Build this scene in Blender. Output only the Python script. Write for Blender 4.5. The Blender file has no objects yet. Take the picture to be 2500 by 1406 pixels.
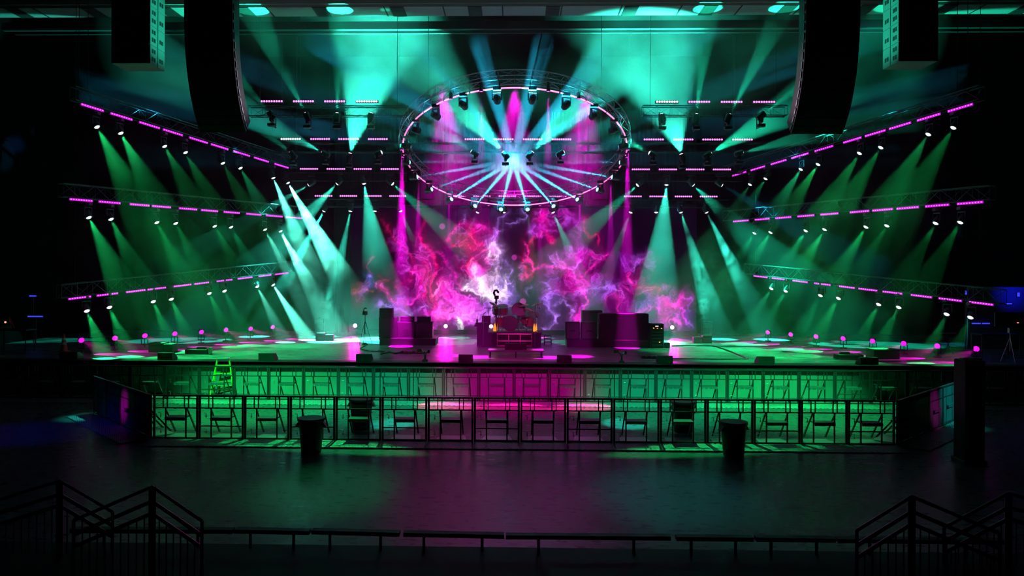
import bpy, bmesh, math, random
import numpy as np
from mathutils import Vector, Matrix, Euler
random.seed(7)
PI = math.pi
sc = bpy.context.scene
COL = sc.collection

# ---------------------------------------------------------------- camera, world, exposure
F = 1850.0; CX, CY = 1213.0, 665.0; CAMZ = 4.5
cam = bpy.data.objects.new('camera', bpy.data.cameras.new('camera')); COL.objects.link(cam); sc.camera = cam
RC = Matrix.Rotation(math.radians(1.3), 3, 'Z') @ Matrix.Rotation(PI/2, 3, 'X') @ Matrix.Rotation(math.radians(0.23), 3, 'Z')
cam.matrix_world = Matrix.Translation((0, 0, CAMZ)) @ RC.to_4x4()
cam.data.sensor_width = 36; cam.data.lens = 36*F/2500
cam.data.shift_x = (1250-CX)/2500; cam.data.shift_y = (CY-703)/2500
cam.data.clip_start = 0.1; cam.data.clip_end = 200
vs = sc.view_settings
vs.view_transform = 'Standard'; vs.look = 'None'; vs.gamma = 1; vs.use_curve_mapping = False; vs.exposure = 0.0
w = bpy.data.worlds.new('night'); sc.world = w; w.use_nodes = True
w.node_tree.nodes['Background'].inputs[0].default_value = (.2, .3, .4, 1)
w.node_tree.nodes['Background'].inputs[1].default_value = 0.0015
cy = sc.cycles
cy.volume_bounces = 0; cy.max_bounces = 3; cy.diffuse_bounces = 1; cy.glossy_bounces = 2; cy.transparent_max_bounces = 12
cy.transmission_bounces = 1; cy.caustics_reflective = False; cy.caustics_refractive = False
cy.sample_clamp_indirect = 3; cy.volume_max_steps = 128
HAZE = 0.012          # haze density over the stage
GAIN = 1.0            # master level of every stage lamp

def ray(px, py):
    return RC @ Vector(((px-CX)/F, (CY-py)/F, -1))
def P(px, py, Y):                    # the point of the depth-Y plane seen there
    d = ray(px, py); return Vector((0, 0, CAMZ)) + d*(Y/d.y)
def G(px, py, z=0.0):                # the point of the level z seen there
    d = ray(px, py); return Vector((0, 0, CAMZ)) + d*((z-CAMZ)/d.z)
ST = 1.2                             # stage height

# ---------------------------------------------------------------- materials
MAT = {}
def mat(name, col, rough=.5, metal=0, emit=None, es=0, noise=0, nscale=20, spec=.5):
    if name in MAT: return MAT[name]
    m = bpy.data.materials.new(name); m.use_nodes = True; nt = m.node_tree; b = nt.nodes['Principled BSDF']
    b.inputs['Base Color'].default_value = (*col, 1); b.inputs['Roughness'].default_value = rough
    b.inputs['Metallic'].default_value = metal; b.inputs['Specular IOR Level'].default_value = spec
    if emit:
        b.inputs['Emission Color'].default_value = (*emit, 1); b.inputs['Emission Strength'].default_value = es
        m.cycles.emission_sampling = 'NONE'
    if noise:
        tc = nt.nodes.new('ShaderNodeTexCoord'); n = nt.nodes.new('ShaderNodeTexNoise'); n.inputs['Scale'].default_value = nscale
        n.inputs['Detail'].default_value = 4
        r = nt.nodes.new('ShaderNodeMixRGB'); r.blend_type = 'MIX'
        r.inputs[1].default_value = (*[c*(1-noise) for c in col], 1); r.inputs[2].default_value = (*[min(1, c*(1+noise)) for c in col], 1)
        nt.links.new(tc.outputs['Object'], n.inputs['Vector']); nt.links.new(n.outputs['Fac'], r.inputs[0]); nt.links.new(r.outputs[0], b.inputs['Base Color'])
    MAT[name] = m; return m
def floor_mat(name, col, rough, lo=.6, hi=1.3, sx=.5, sy=6, bump=.02, spec=.5):
    m = bpy.data.materials.new(name); m.use_nodes = True; nt = m.node_tree; b = nt.nodes['Principled BSDF']; N = nt.nodes.new; L = nt.links.new
    tc = N('ShaderNodeTexCoord'); mp = N('ShaderNodeMapping'); mp.inputs['Scale'].default_value = (sx, sy, 1)
    n = N('ShaderNodeTexNoise'); n.inputs['Scale'].default_value = 2; n.inputs['Detail'].default_value = 6
    L(tc.outputs['Object'], mp.inputs[0]); L(mp.outputs[0], n.inputs['Vector'])
    mr = N('ShaderNodeMapRange'); mr.inputs[1].default_value = .3; mr.inputs[2].default_value = .7; mr.inputs[3].default_value = lo; mr.inputs[4].default_value = hi
    L(n.outputs['Fac'], mr.inputs[0])
    v = N('ShaderNodeVectorMath'); v.operation = 'SCALE'; v.inputs[0].default_value = col; L(mr.outputs[0], v.inputs['Scale']); L(v.outputs[0], b.inputs['Base Color'])
    mr2 = N('ShaderNodeMapRange'); mr2.inputs[1].default_value = .3; mr2.inputs[2].default_value = .7; mr2.inputs[3].default_value = rough*.8; mr2.inputs[4].default_value = rough*1.25
    L(n.outputs['Fac'], mr2.inputs[0]); L(mr2.outputs[0], b.inputs['Roughness'])
    bp = N('ShaderNodeBump'); bp.inputs['Strength'].default_value = .05; bp.inputs['Distance'].default_value = bump; L(n.outputs['Fac'], bp.inputs['Height']); L(bp.outputs[0], b.inputs['Normal'])
    b.inputs['Specular IOR Level'].default_value = spec
    return m
def tread_mat():
    m = bpy.data.materials.new('tread_plate'); m.use_nodes = True; nt = m.node_tree; b = nt.nodes['Principled BSDF']; N = nt.nodes.new; L = nt.links.new
    tc = N('ShaderNodeTexCoord'); mp = N('ShaderNodeMapping'); mp.inputs['Rotation'].default_value = (0, 0, .7); mp.inputs['Scale'].default_value = (9, 26, 1)
    ch = N('ShaderNodeTexVoronoi'); ch.inputs['Scale'].default_value = 1; ch.inputs['Randomness'].default_value = .15
    L(tc.outputs['Object'], mp.inputs[0]); L(mp.outputs[0], ch.inputs['Vector'])
    mr = N('ShaderNodeMapRange'); mr.inputs[1].default_value = .25; mr.inputs[2].default_value = .5; mr.inputs[3].default_value = 1; mr.inputs[4].default_value = 0
    L(ch.outputs['Distance'], mr.inputs[0])
    mx = N('ShaderNodeMixRGB'); mx.inputs[1].default_value = (.16, .16, .17, 1); mx.inputs[2].default_value = (.75, .76, .78, 1); L(mr.outputs[0], mx.inputs[0]); L(mx.outputs[0], b.inputs['Base Color'])
    bp = N('ShaderNodeBump'); bp.inputs['Strength'].default_value = .8; bp.inputs['Distance'].default_value = .01; L(mr.outputs[0], bp.inputs['Height']); L(bp.outputs[0], b.inputs['Normal'])
    b.inputs['Metallic'].default_value = .3; b.inputs['Roughness'].default_value = .4
    MAT['tread'] = m; return m
tread_mat()
BLK = mat('matte_black', (.012, .012, .013), .6)
SATIN = mat('satin_black_steel', (.02, .02, .022), .4, .3)
HOUS = mat('lamp_housing', (.03, .03, .033), .35)
ALU = mat('brushed_aluminium', (.55, .56, .58), .35, .7)
TRUSS = mat('truss_aluminium', (.07, .07, .08), .4, .4)
FRAME = mat('barricade_steel', (.06, .055, .06), .45, .4)
FABRIC = mat('black_fabric', (.009, .008, .009), .9, noise=.4, nscale=30)
TOLEX = mat('cabinet_vinyl', (.012, .011, .012), .7, noise=.3, nscale=60)
PLASTIC = mat('black_plastic', (.015, .015, .016), .45)
CHROME = mat('chrome', (.7, .7, .72), .15, 1)

# ---------------------------------------------------------------- mesh builder
class MB:
    def __init__(s): s.v = []; s.f = []
    def box(s, c, d, M=None):
        x, y, z = c; a, b, e = d[0]/2, d[1]/2, d[2]/2; n = len(s.v)
        pts = [Vector((x+i*a, y+j*b, z+k*e)) for i in (-1, 1) for j in (-1, 1) for k in (-1, 1)]
        if M is not None: pts = [M @ p for p in pts]
        s.v += pts
        s.f += [tuple(n+i for i in q) for q in ((0, 1, 3, 2), (4, 6, 7, 5), (0, 4, 5, 1), (2, 3, 7, 6), (0, 2, 6, 4), (1, 5, 7, 3))]
        return s
    def rbox(s, c, d, r=.02):        # chamfered box
        bm = bmesh.new(); bmesh.ops.create_cube(bm, size=1, matrix=Matrix.Translation(c) @ Matrix.Diagonal((*d, 1)))
        bmesh.ops.bevel(bm, geom=bm.edges[:], offset=r, segments=2, affect='EDGES', profile=.6)
        n = len(s.v); bm.verts.index_update(); s.v += [v.co.copy() for v in bm.verts]; s.f += [tuple(n+v.index for v in f.verts) for f in bm.faces]; bm.free(); return s
    def poly(s, pts, faces, M=None):
        n = len(s.v); s.v += [(M @ Vector(p)) if M is not None else Vector(p) for p in pts]; s.f += [tuple(n+i for i in f) for f in faces]; return s
    def tube(s, a, b, r, r2=None, N=8, cap=True):
        a = Vector(a); b = Vector(b); r2 = r if r2 is None else r2; d = (b-a).normalized()
        u = d.orthogonal().normalized(); w_ = d.cross(u); n = len(s.v)
        for p, q in ((a, r), (b, r2)):
            s.v += [p + (u*math.cos(2*PI*i/N) + w_*math.sin(2*PI*i/N))*q for i in range(N)]
        s.f += [(n+i, n+(i+1) % N, n+N+(i+1) % N, n+N+i) for i in range(N)]
        if cap: s.f += [tuple(n+i for i in range(N-1, -1, -1)), tuple(n+N+i for i in range(N))]
        return s
    def path(s, pts, r, N=6, closed=False):
        pts = [Vector(p) for p in pts]; K = len(pts); n = len(s.v); prev = None
        for i, p in enumerate(pts):
            d = ((pts[(i+1) % K] if closed or i < K-1 else p) - (pts[i-1] if closed or i > 0 else p)).normalized()
            u = (prev - d*prev.dot(d)).normalized() if prev is not None else d.orthogonal().normalized()
            prev = u; w_ = d.cross(u)
            s.v += [p + (u*math.cos(2*PI*k/N) + w_*math.sin(2*PI*k/N))*r for k in range(N)]
        for i in range(K if closed else K-1):
            j = (i+1) % K
            s.f += [(n+i*N+k, n+i*N+(k+1) % N, n+j*N+(k+1) % N, n+j*N+k) for k in range(N)]
        if not closed: s.f += [tuple(n+k for k in range(N-1, -1, -1)), tuple(n+(K-1)*N+k for k in range(N))]
        return s
    def lathe(s, prof, N=20, M=None):    # profile (r, z)
        n = len(s.v); K = len(prof)
        for r, z in prof:
            for i in range(N):
                p = Vector((r*math.cos(2*PI*i/N), r*math.sin(2*PI*i/N), z)); s.v.append(M @ p if M is not None else p)
        for k in range(K-1):
            s.f += [(n+k*N+i, n+k*N+(i+1) % N, n+(k+1)*N+(i+1) % N, n+(k+1)*N+i) for i in range(N)]
        if prof[0][0] > 1e-4: s.f.append(tuple(n+i for i in range(N-1, -1, -1)))
        if prof[-1][0] > 1e-4: s.f.append(tuple(n+(K-1)*N+i for i in range(N)))
        return s
    def sphere(s, c, r, N=10):
        return s.lathe([(max(1e-5, r*math.sin(PI*k/6)), -r*math.cos(PI*k/6)) for k in range(7)], N, Matrix.Translation(c))
    def mesh(s, name, m, smooth=False):
        me = bpy.data.meshes.new(name); me.from_pydata([tuple(v) for v in s.v], [], s.f)
        bm = bmesh.new(); bm.from_mesh(me); bmesh.ops.remove_doubles(bm, verts=bm.verts, dist=1e-5); bmesh.ops.recalc_face_normals(bm, faces=bm.faces); bm.to_mesh(me); bm.free()
        me.materials.append(m)
        if smooth:
            me.polygons.foreach_set('use_smooth', [True]*len(me.polygons))
            try: me.set_sharp_from_angle(angle=.7)
            except Exception: pass
        return me
def link(name, me, parent=None, loc=None, M=None):
    o = bpy.data.objects.new(name, me); COL.objects.link(o)
    if parent is not None: o.parent = parent
    if M is not None: o.matrix_local = M
    elif loc is not None: o.location = loc
    return o
def build(mb, name, m, parent=None, loc=None, smooth=False): return link(name, mb.mesh(name, m, smooth), parent, loc)
def tag(o, label, cat, group=None):
    o['label'] = label; o['category'] = cat
    if group: o['group'] = group
    return o
def thing(name, label, cat, loc=(0, 0, 0), rz=0, group=None):
    o = bpy.data.objects.new(name, None); COL.objects.link(o); o.empty_display_size = .1
    o.location = loc; o.rotation_euler = (0, 0, rz); return tag(o, label, cat, group)
def struct(mb, name, m, smooth=False):
    o = build(mb, name, m, smooth=smooth); o['kind'] = 'structure'; return o
ORD = ['first', 'second', 'third', 'fourth', 'fifth', 'sixth', 'seventh', 'eighth', 'ninth', 'tenth', 'eleventh', 'twelfth', 'thirteenth', 'fourteenth', 'fifteenth', 'sixteenth', 'seventeenth', 'eighteenth', 'nineteenth', 'twentieth']
ORD += ['twenty-'+x for x in ORD[:9]] + ['thirtieth'] + ['thirty-'+x for x in ORD[:9]]

def spot(parent, loc, d, size, energy, col, blend=.35, rad=.05, sx=1):
    l = bpy.data.lights.new('bulb', 'SPOT'); l.energy = energy*GAIN; l.color = col; l.spot_size = math.radians(size); l.spot_blend = blend; l.shadow_soft_size = rad
    o = bpy.data.objects.new('bulb', l); COL.objects.link(o)
    q = Vector(d).to_track_quat('-Z', 'Y')
    o.rotation_euler = q.to_euler(); o.location = loc
    if sx != 1: o.scale = (sx, 1, 1)
    if parent is not None:
        o.parent = parent; o.location = Vector(loc) - parent.location
    return o
GREEN = (.012, 1, .22); TEAL = (.012, 1, .55); CYAN = (.02, .62, 1.0); MAG = (1, .0, .85); PINK = (1, .01, .28)
TEALW = (.04, 1, .70)

# ---------------------------------------------------------------- the setting
struct(MB().box((0, 20, -.25), (60, 50, .5)), 'floor', floor_mat('pit_floor', (.13, .13, .135), .30, .75, 1.2, 1.6, 4, .004, .36))
sb = struct(MB().box((0, 34.6, ST-.05), (46, 14.4, .1)), 'stage_floor', floor_mat('stage_deck', (.22, .22, .23), .3, .75, 1.15, .3, 3, .006))
struct(MB().box((0, 27.46, ST-.08), (46, .12, .2)).box((0, 27.75, ST+.012), (46, .5, .03)), 'trim_1', mat('stage_lip', (.008, .008, .009), .5))
# grey skirt with vertical joins under the stage lip
mb = MB()
for i in range(-19, 19): mb.box((i*1.22+.61, 27.62, .53), (1.19, .04, 1.04))
struct(mb, 'stage_skirt', mat('grey_skirt_board', (.33, .33, .34), .6, noise=.15, nscale=3))
struct(MB().box((0, 42.2, 8.25), (60, .2, 16.5)), 'wall_back', mat('black_wall', (.0025, .0025, .003), .9, spec=.03))
struct(MB().box((-24, 20, 8.25), (.2, 50, 16.5)), 'wall_left', MAT['black_wall'])
struct(MB().box((24, 20, 8.25), (.2, 50, 16.5)), 'wall_right', MAT['black_wall'])
struct(MB().box((0, 20, 16.6), (60, 50, .2)), 'ceiling', MAT['black_wall'])
# fascia beams of the stage roof
ROOF = mat('roof_grey_paint', (.32, .32, .33), .7, noise=.1, nscale=1)
def zat(py, Y): return P(1255, py, Y).z
y1, y2 = 29.9, 31.0
mb = MB(); mb.box((0, (y1+y2)/2, 15.1), (44, y2-y1, .2)); mb.box((0, y1-.05, 15.9), (44, .1, 1.6))
struct(mb, 'ceiling_soffit', ROOF)
mb = MB()
for k in range(-7, 8): mb.box((k*3.1+1.5, (y1+y2)/2, 14.99), (.55, y2-y1+.02, .02))
for k in range(-9, 10): mb.box((k*2.35-.5, (y1+y2)/2, 14.993), (.05, y2-y1+.02, .014))
struct(mb, 'trim_2', mat('soffit_joint', (.006, .006, .006), .8))
mb = MB(); mb.box((0, 32.1, (zat(51, 32)+zat(70, 32))/2), (44, .2, zat(51, 32)-zat(70, 32)))
ROOF2 = mat('roof_dark_paint', (.035, .035, .037), .8, spec=.1)
struct(mb, 'trim_3', ROOF2)
mb = MB(); mb.box((0, 32.9, zat(77, 32.8)), (44, .12, .1))
struct(mb, 'trim_4', ROOF2)

# ---------------------------------------------------------------- LED video wall with its burning-cloud picture
LW_Y = 40.3
def noise2(x, y, seed):
    rs = np.random.RandomState(seed); T = rs.rand(256, 256)*2-1
    xi = np.floor(x).astype(int); yi = np.floor(y).astype(int); fx = x-xi; fy = y-yi
    fx = fx*fx*fx*(fx*(fx*6-15)+10); fy = fy*fy*fy*(fy*(fy*6-15)+10)
    a = T[xi % 256, yi % 256]; b = T[(xi+1) % 256, yi % 256]; c = T[xi % 256, (yi+1) % 256]; d = T[(xi+1) % 256, (yi+1) % 256]
    return (a*(1-fx)+b*fx)*(1-fy) + (c*(1-fx)+d*fx)*fy
def fbm(x, y, seed, o=5, ridged=False):
    s = 0; a = 1; t = 0
    for k in range(o):
        n = noise2(x*2**k+k*7.3, y*2**k+k*3.1, seed+k)
        s = s + a*((1-np.abs(n)*2.2) if ridged else n); t += a; a *= .55
    return s/t
def sstep(a, b, x): t = np.clip((x-a)/(b-a), 0, 1); return t*t*(3-2*t)
def seg_dist(X, Y, pts):
    D = np.full(X.shape, 1e9)
    for (x0, y0), (x1, y1) in zip(pts[:-1], pts[1:]):
        dx, dy = x1-x0, y1-y0; t = np.clip(((X-x0)*dx+(Y-y0)*dy)/(dx*dx+dy*dy), 0, 1)
        D = np.minimum(D, np.hypot(X-x0-t*dx, Y-y0-t*dy))
    return D
def wall_picture(U, V):            # U, V: picture units, 2500 wide, 907 high
    w1x = fbm(U/230, V/230, 11, 3); w1y = fbm(U/230+9, V/230, 31, 3); w2x = fbm(U/75, V/75, 21, 4); w2y = fbm(U/75, V/75+5, 41, 4)
    w3x = fbm(U/24, V/24, 61, 3); w3y = fbm(U/24+3, V/24, 67, 3)
    X = U+w1x*60+w2x*34+w3x*12; Y = V+w1y*60+w2y*34+w3y*12            # for clouds
    Xl = U+w1x*34+w2x*30+w3x*6; Yl = V+w1y*34+w2y*30+w3y*6           # for strands
    BL = [(590, 620, 75, 100, 1, 1, 0, .22), (660, 540, 60, 80, .7, 1, 0, .4), (720, 690, 95, 120, 1.1, 1, 0, .68), (700, 810, 150, 70, .95, 1, 0, .6), (820, 740, 110, 90, .8, 1, .02, .85), (430, 560, 80, 130, .35, .8, 0, .3), (370, 330, 60, 160, .38, .8, 0, .45), (530, 400, 50, 170, .4, 1, 0, .3),
          (860, 225, 110, 65, .95, 1, 0, .2), (850, 400, 75, 95, .95, 1, 0, .14), (940, 380, 75, 75, .9, 1, 0, .42), (930, 470, 70, 60, .8, 1, 0, .7), (1010, 260, 60, 60, .45, .6, .1, .9), (1040, 340, 55, 45, .7, .8, .35, 1),
          (940, 565, 75, 50, 1.5, .95, .5, .95), (1045, 500, 42, 60, 1.4, 1, .6, .95), (1010, 625, 80, 32, 1.5, 1, .7, 1), (1040, 740, 40, 60, .8, .8, .3, 1), (800, 880, 20, 45, 1.6, .9, .95, .95), (900, 790, 110, 70, .75, .75, .15, .95), (1110, 620, 60, 120, .55, .25, .03, .75), (990, 740, 60, 60, .6, .25, .05, .8),
          (130, 560, 45, 70, .4, .05, .12, .55), (220, 590, 35, 30, .5, 1, .05, .35), (90, 700, 50, 70, .25, .5, .02, .05), (340, 740, 120, 60, .4, .2, .02, .8), (60, 600, 60, 40, .2, .8, .1, .05),
          (1405, 70, 80, 75, .75, 1, 0, .42), (1540, 70, 60, 70, .5, .9, 0, .6), (1370, 200, 50, 60, .35, .45, .03, .8), (1275, 440, 30, 110, .8, 1, 0, .25), (1420, 200, 80, 50, .45, .9, 0, .55), (1640, 200, 90, 110, .25, .7, 0, .55), (1500, 420, 80, 60, .6, .7, .1, .6), (1540, 480, 120, 50, .65, 1, 0, .35), (1640, 400, 70, 60, .5, .9, 0, .7), (1740, 400, 80, 60, .55, 1, 0, .5),
          (1540, 600, 130, 50, .8, 1, 0, .5), (1700, 530, 110, 40, .6, 1, 0, .65), (1450, 640, 50, 120, .6, .4, .1, .95), (1640, 770, 48, 90, .85, 1, 0, .62), (1720, 640, 80, 60, .4, .7, .05, .95), (1830, 640, 110, 60, .35, .4, .05, .9), (1960, 690, 40, 90, .5, 1, .02, .5), (2080, 550, 90, 80, .42, .9, 0, .3), (2130, 420, 80, 50, .3, .6, .05, .3), (2000, 400, 120, 60, .22, .4, 0, .7),
          (2330, 730, 100, 90, .7, 1, 0, .6), (2300, 830, 90, 50, .55, .95, 0, .6), (2420, 830, 60, 70, .45, .3, .02, .9), (2150, 730, 120, 60, .4, .4, .03, .8), (2060, 790, 100, 60, .3, .08, .02, .6), (2200, 640, 90, 50, .35, .7, 0, .2), (2450, 700, 50, 80, .3, .6, 0, .6), (1850, 840, 90, 60, .2, .06, .02, .55)]
    D = np.zeros_like(U); C = np.zeros(U.shape+(3,))
    for x, y, rx, ry, a, r, g, b in BL:
        q = np.exp(-(((X-x)/rx)**2+((Y-y)/ry)**2)**1.15)*a; D += q; C += q[..., None]*np.array([r, g, b])
    C /= np.maximum(D, 1e-3)[..., None]
    Xf = U+w1x*90+w2x*60+w3x*10; Yf = V+w1y*90+w2y*60+w3y*10
    def thin(s, seed, w): n = noise2(Xf/s, Yf/(s*1.25), seed)+.5*noise2(Xf/s*2.1, Yf/s*2.1, seed+1); return np.exp(-np.abs(n)/w)
    f1 = thin(120, 101, .10); f2 = thin(60, 111, .12); f3 = thin(30, 121, .16)
    turb = fbm(Xf/95, Yf/120, 91, 6)
    Dm = np.clip(D*(1+.9*turb), 0, 2.2)
    fil = .9*f1+.65*f2+.4*f3
    body = Dm*(.20+.45*np.clip(.5+1.4*turb, 0, 1.2)+.60*fil)
    out = C*body[..., None]
    edge = sstep(.05, .35, Dm)*(1-sstep(.35, 1.0, Dm))
    out += np.array([.42, .10, 1.0])*(edge*(f1*.38+f2*.25+f3*.08))[..., None]
    hot = np.clip(Dm-.95, 0, 1.2)*(.25+.8*fil)+np.clip(fil*Dm-1.25, 0, 1)*.5
    out += hot[..., None]*np.array([.7, .34, .6])
    hole = np.ones_like(U)
    for x, y, rx, ry, k in ((1185, 330, 55, 330, .9), (1330, 640, 75, 130, .9), (1300, 800, 90, 110, .93), (1520, 790, 55, 80, .95), (1390, 300, 50, 60, .8), (1380, 370, 90, 45, .8), (1760, 680, 70, 34, .8), (1890, 740, 36, 50, .85), (440, 630, 40, 45, .8), (620, 300, 55, 90, .8), (430, 850, 130, 60, .6), (2190, 800, 70, 40, .8), (2180, 560, 60, 60, .75), (2250, 640, 50, 24, .8), (2080, 670, 60, 30, .7), (1210, 120, 40, 30, .5)):
        hole *= 1-k*np.exp(-(((Xl-x)/rx)**2+((Yl-y)/ry)**2)**1.8)
    out *= hole[..., None]
    R_, K_, L_, B_, W_ = (1, 0, .16), (1, .01, .5), (.50, .20, 1), (.32, .12, 1), (1, .8, 1)
    LN = [([(540, 140), (525, 230), (560, 310), (600, 380), (620, 470), (600, 560), (640, 700), (700, 800)], 14, .9, R_), ([(230, 130), (300, 200), (380, 300), (440, 380), (460, 480), (400, 560), (350, 600)], 10, .5, R_), ([(240, 610), (270, 680), (340, 720), (430, 720), (490, 660), (500, 570), (460, 520)], 16, 1, K_),
          ([(200, 750), (330, 770), (450, 790), (560, 740)], 12, .8, L_), ([(590, 380), (600, 350), (650, 340), (690, 430), (760, 520), (830, 600)], 12, .9, K_), ([(620, 640), (690, 560), (760, 620), (800, 720)], 8, .7, (1, .3, .8)), ([(700, 240), (740, 190), (830, 140), (930, 150), (1000, 210)], 12, 1, K_), ([(700, 240), (720, 280), (800, 300), (880, 290), (960, 320)], 12, 1.1, R_), ([(830, 130), (835, 70)], 8, .7, L_),
          ([(1010, 250), (1060, 190), (1080, 120), (1140, 50)], 10, .6, L_), ([(980, 310), (1040, 290), (1080, 340), (1050, 390), (990, 360), (980, 310)], 10, 1.1, W_), ([(1060, 380), (1130, 410), (1175, 470), (1150, 540), (1170, 600), (1100, 660)], 9, .7, L_), ([(840, 590), (900, 640), (1020, 670), (1080, 640), (1120, 590), (1130, 520)], 11, 1.2, W_), ([(900, 510), (860, 560), (840, 590)], 9, 1, W_),
          ([(1250, 400), (1240, 470), (1262, 540), (1300, 540), (1315, 480), (1290, 400), (1290, 320), (1340, 250), (1430, 200), (1470, 270)], 12, 1, R_), ([(1235, 440), (1228, 500), (1250, 560)], 7, .6, L_), ([(1690, 100), (1690, 170), (1740, 230), (1800, 240), (1810, 300)], 9, .8, R_), ([(1150, 150), (1220, 135), (1262, 90), (1240, 20)], 8, .7, L_), ([(1410, 560), (1450, 640), (1440, 760), (1490, 800), (1480, 840), (1420, 880)], 12, 1, L_),
          ([(1300, 480), (1400, 450), (1500, 450), (1600, 500), (1680, 500), (1760, 450), (1860, 370)], 12, 1, K_), ([(1430, 380), (1480, 440), (1600, 470), (1660, 400)], 8, .8, L_), ([(1480, 740), (1550, 690), (1600, 760), (1600, 850)], 9, .9, L_), ([(1600, 650), (1700, 590), (1850, 590), (1910, 640)], 10, .9, L_), ([(1650, 600), (1700, 680), (1690, 790), (1660, 860)], 9, .9, K_), ([(1850, 700), (1900, 655), (1945, 690), (1960, 780)], 10, 1, K_),
          ([(2020, 480), (2060, 560), (2150, 600), (2230, 630)], 10, .7, R_), ([(1980, 600), (2060, 640), (2180, 620)], 8, .5, K_), ([(2060, 780), (2200, 750), (2330, 740), (2410, 650)], 12, .9, K_), ([(2250, 790), (2300, 850), (2430, 840), (2400, 760)], 10, .9, K_), ([(170, 380), (120, 440), (150, 500)], 6, .35, K_), ([(220, 500), (250, 540), (290, 560)], 6, .3, R_), ([(1285, 630), (1330, 600)], 7, .7, L_), ([(0, 600), (100, 600), (160, 650)], 7, .35, (.9, .15, .05))]
    for pts, wd, a, c in LN:
        d = seg_dist(Xl, Yl, pts); g = a*(.60*np.exp(-(d/wd)**2)*(.25+.8*f3+.6*f2)+.20*np.exp(-d/(wd*2.6))*(.4+f2+f1)); out += g[..., None]*np.array(c)
    cyl = sstep(310, 370, U)*(1-sstep(1960, 2030, U))  # magenta light column below the ring, painted into the picture's base
    base = np.array([.004, .001, .008])+cyl[..., None]*np.array([.030, .0, .034])*(1-.75*sstep(1120, 1180, U)*(1-sstep(1400, 1520, U)))[..., None]
    for x, y, r in ((665, 155, 22), (1188, 380, 20), (1252, 700, 23)):
        base = base+(1-sstep(r-4, r+3, np.hypot(U-x, V-y)))[..., None]*np.array([.30, .02, .22])
    seam = 1-.5*(np.abs((U-330) % 222-111) > 109)*(V < 330)*cyl
    return np.clip((base+out*1.05)*seam[..., None], 0, 1.6)
NX, NZ = 700, 254
a = P(857, 500, LW_Y); b = P(1700, 808, LW_Y); LWx0, LWx1, LWz0, LWz1 = a.x, b.x, b.z, a.z
gx = np.linspace(0, 1, NX+1); gz = np.linspace(0, 1, NZ+1); GX, GZ = np.meshgrid(gx, gz)
co = np.zeros((NZ+1, NX+1, 3)); co[..., 0] = LWx0+(LWx1-LWx0)*GX; co[..., 1] = LW_Y; co[..., 2] = LWz0+(LWz1-LWz0)*GZ
idx = np.arange((NX+1)*(NZ+1)).reshape(NZ+1, NX+1)
fc = np.stack([idx[:-1, :-1], idx[:-1, 1:], idx[1:, 1:], idx[1:, :-1]], -1).reshape(-1, 4)
me = bpy.data.meshes.new('screen'); me.vertices.add(co.size//3); me.vertices.foreach_set('co', co.ravel())
me.loops.add(fc.size); me.loops.foreach_set('vertex_index', fc.ravel().astype(np.int32)); me.polygons.add(len(fc)); me.polygons.foreach_set('loop_start', np.arange(0, fc.size, 4, dtype=np.int32)); me.update(calc_edges=True)
pic = wall_picture(2500*GX, 907*(1-GZ))
ca = me.color_attributes.new('picture', 'FLOAT_COLOR', 'POINT'); ca.data.foreach_set('color', np.concatenate([pic, np.ones(GX.shape+(1,))], -1).ravel().astype(np.float32))
m = bpy.data.materials.new('video_picture'); m.use_nodes = True; nt = m.node_tree; nt.nodes.clear()
o_ = nt.nodes.new('ShaderNodeOutputMaterial'); e_ = nt.nodes.new('ShaderNodeEmission'); at = nt.nodes.new('ShaderNodeVertexColor'); at.layer_name = 'picture'
nt.links.new(at.outputs[0], e_.inputs[0]); nt.links.new(e_.outputs[0], o_.inputs[0]); e_.inputs[1].default_value = 1.15; m.cycles.emission_sampling = 'NONE'
me.materials.append(m)
vw = thing('video_wall', 'wide video wall at the back of the stage showing burning pink and violet clouds', 'video wall', ((LWx0+LWx1)/2, LW_Y, ST))
s_ = link('screen', me, vw); s_.location = -vw.location
mb = MB(); X0, X1 = LWx0-vw.location.x, LWx1-vw.location.x
mb.box((0, .16, (LWz0+LWz1)/2-ST), (X1-X0, .3, LWz1-LWz0)); mb.box((0, .1, (LWz0-ST)/2-.01), (X1-X0+.1, .25, LWz0-ST-.01)); build(mb, 'support_frame', BLK, vw)
# pleated backdrop above and behind the wall
mb = MB(); n = 90; x0, x1 = -9.8, 9.8
pts = []
for i in range(n*4+1):
    x = x0+(x1-x0)*i/(n*4); pts.append((x, 41.2+.02*math.sin(i*PI/2)+(-.12 if (i % 36) < 2 else 0)))
V = [(x, y, z) for x, y in pts for z in (ST, 13.2)]
mb.poly(V, [(2*i, 2*i+2, 2*i+3, 2*i+1) for i in range(len(pts)-1)])
c_ = build(mb, 'backdrop_curtain', mat('curtain_cloth', (.010, .008, .010), .9, noise=.5, nscale=.8, spec=.1), smooth=True); tag(c_, 'tall pleated backdrop curtain lit magenta above the video wall', 'curtain')

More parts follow.
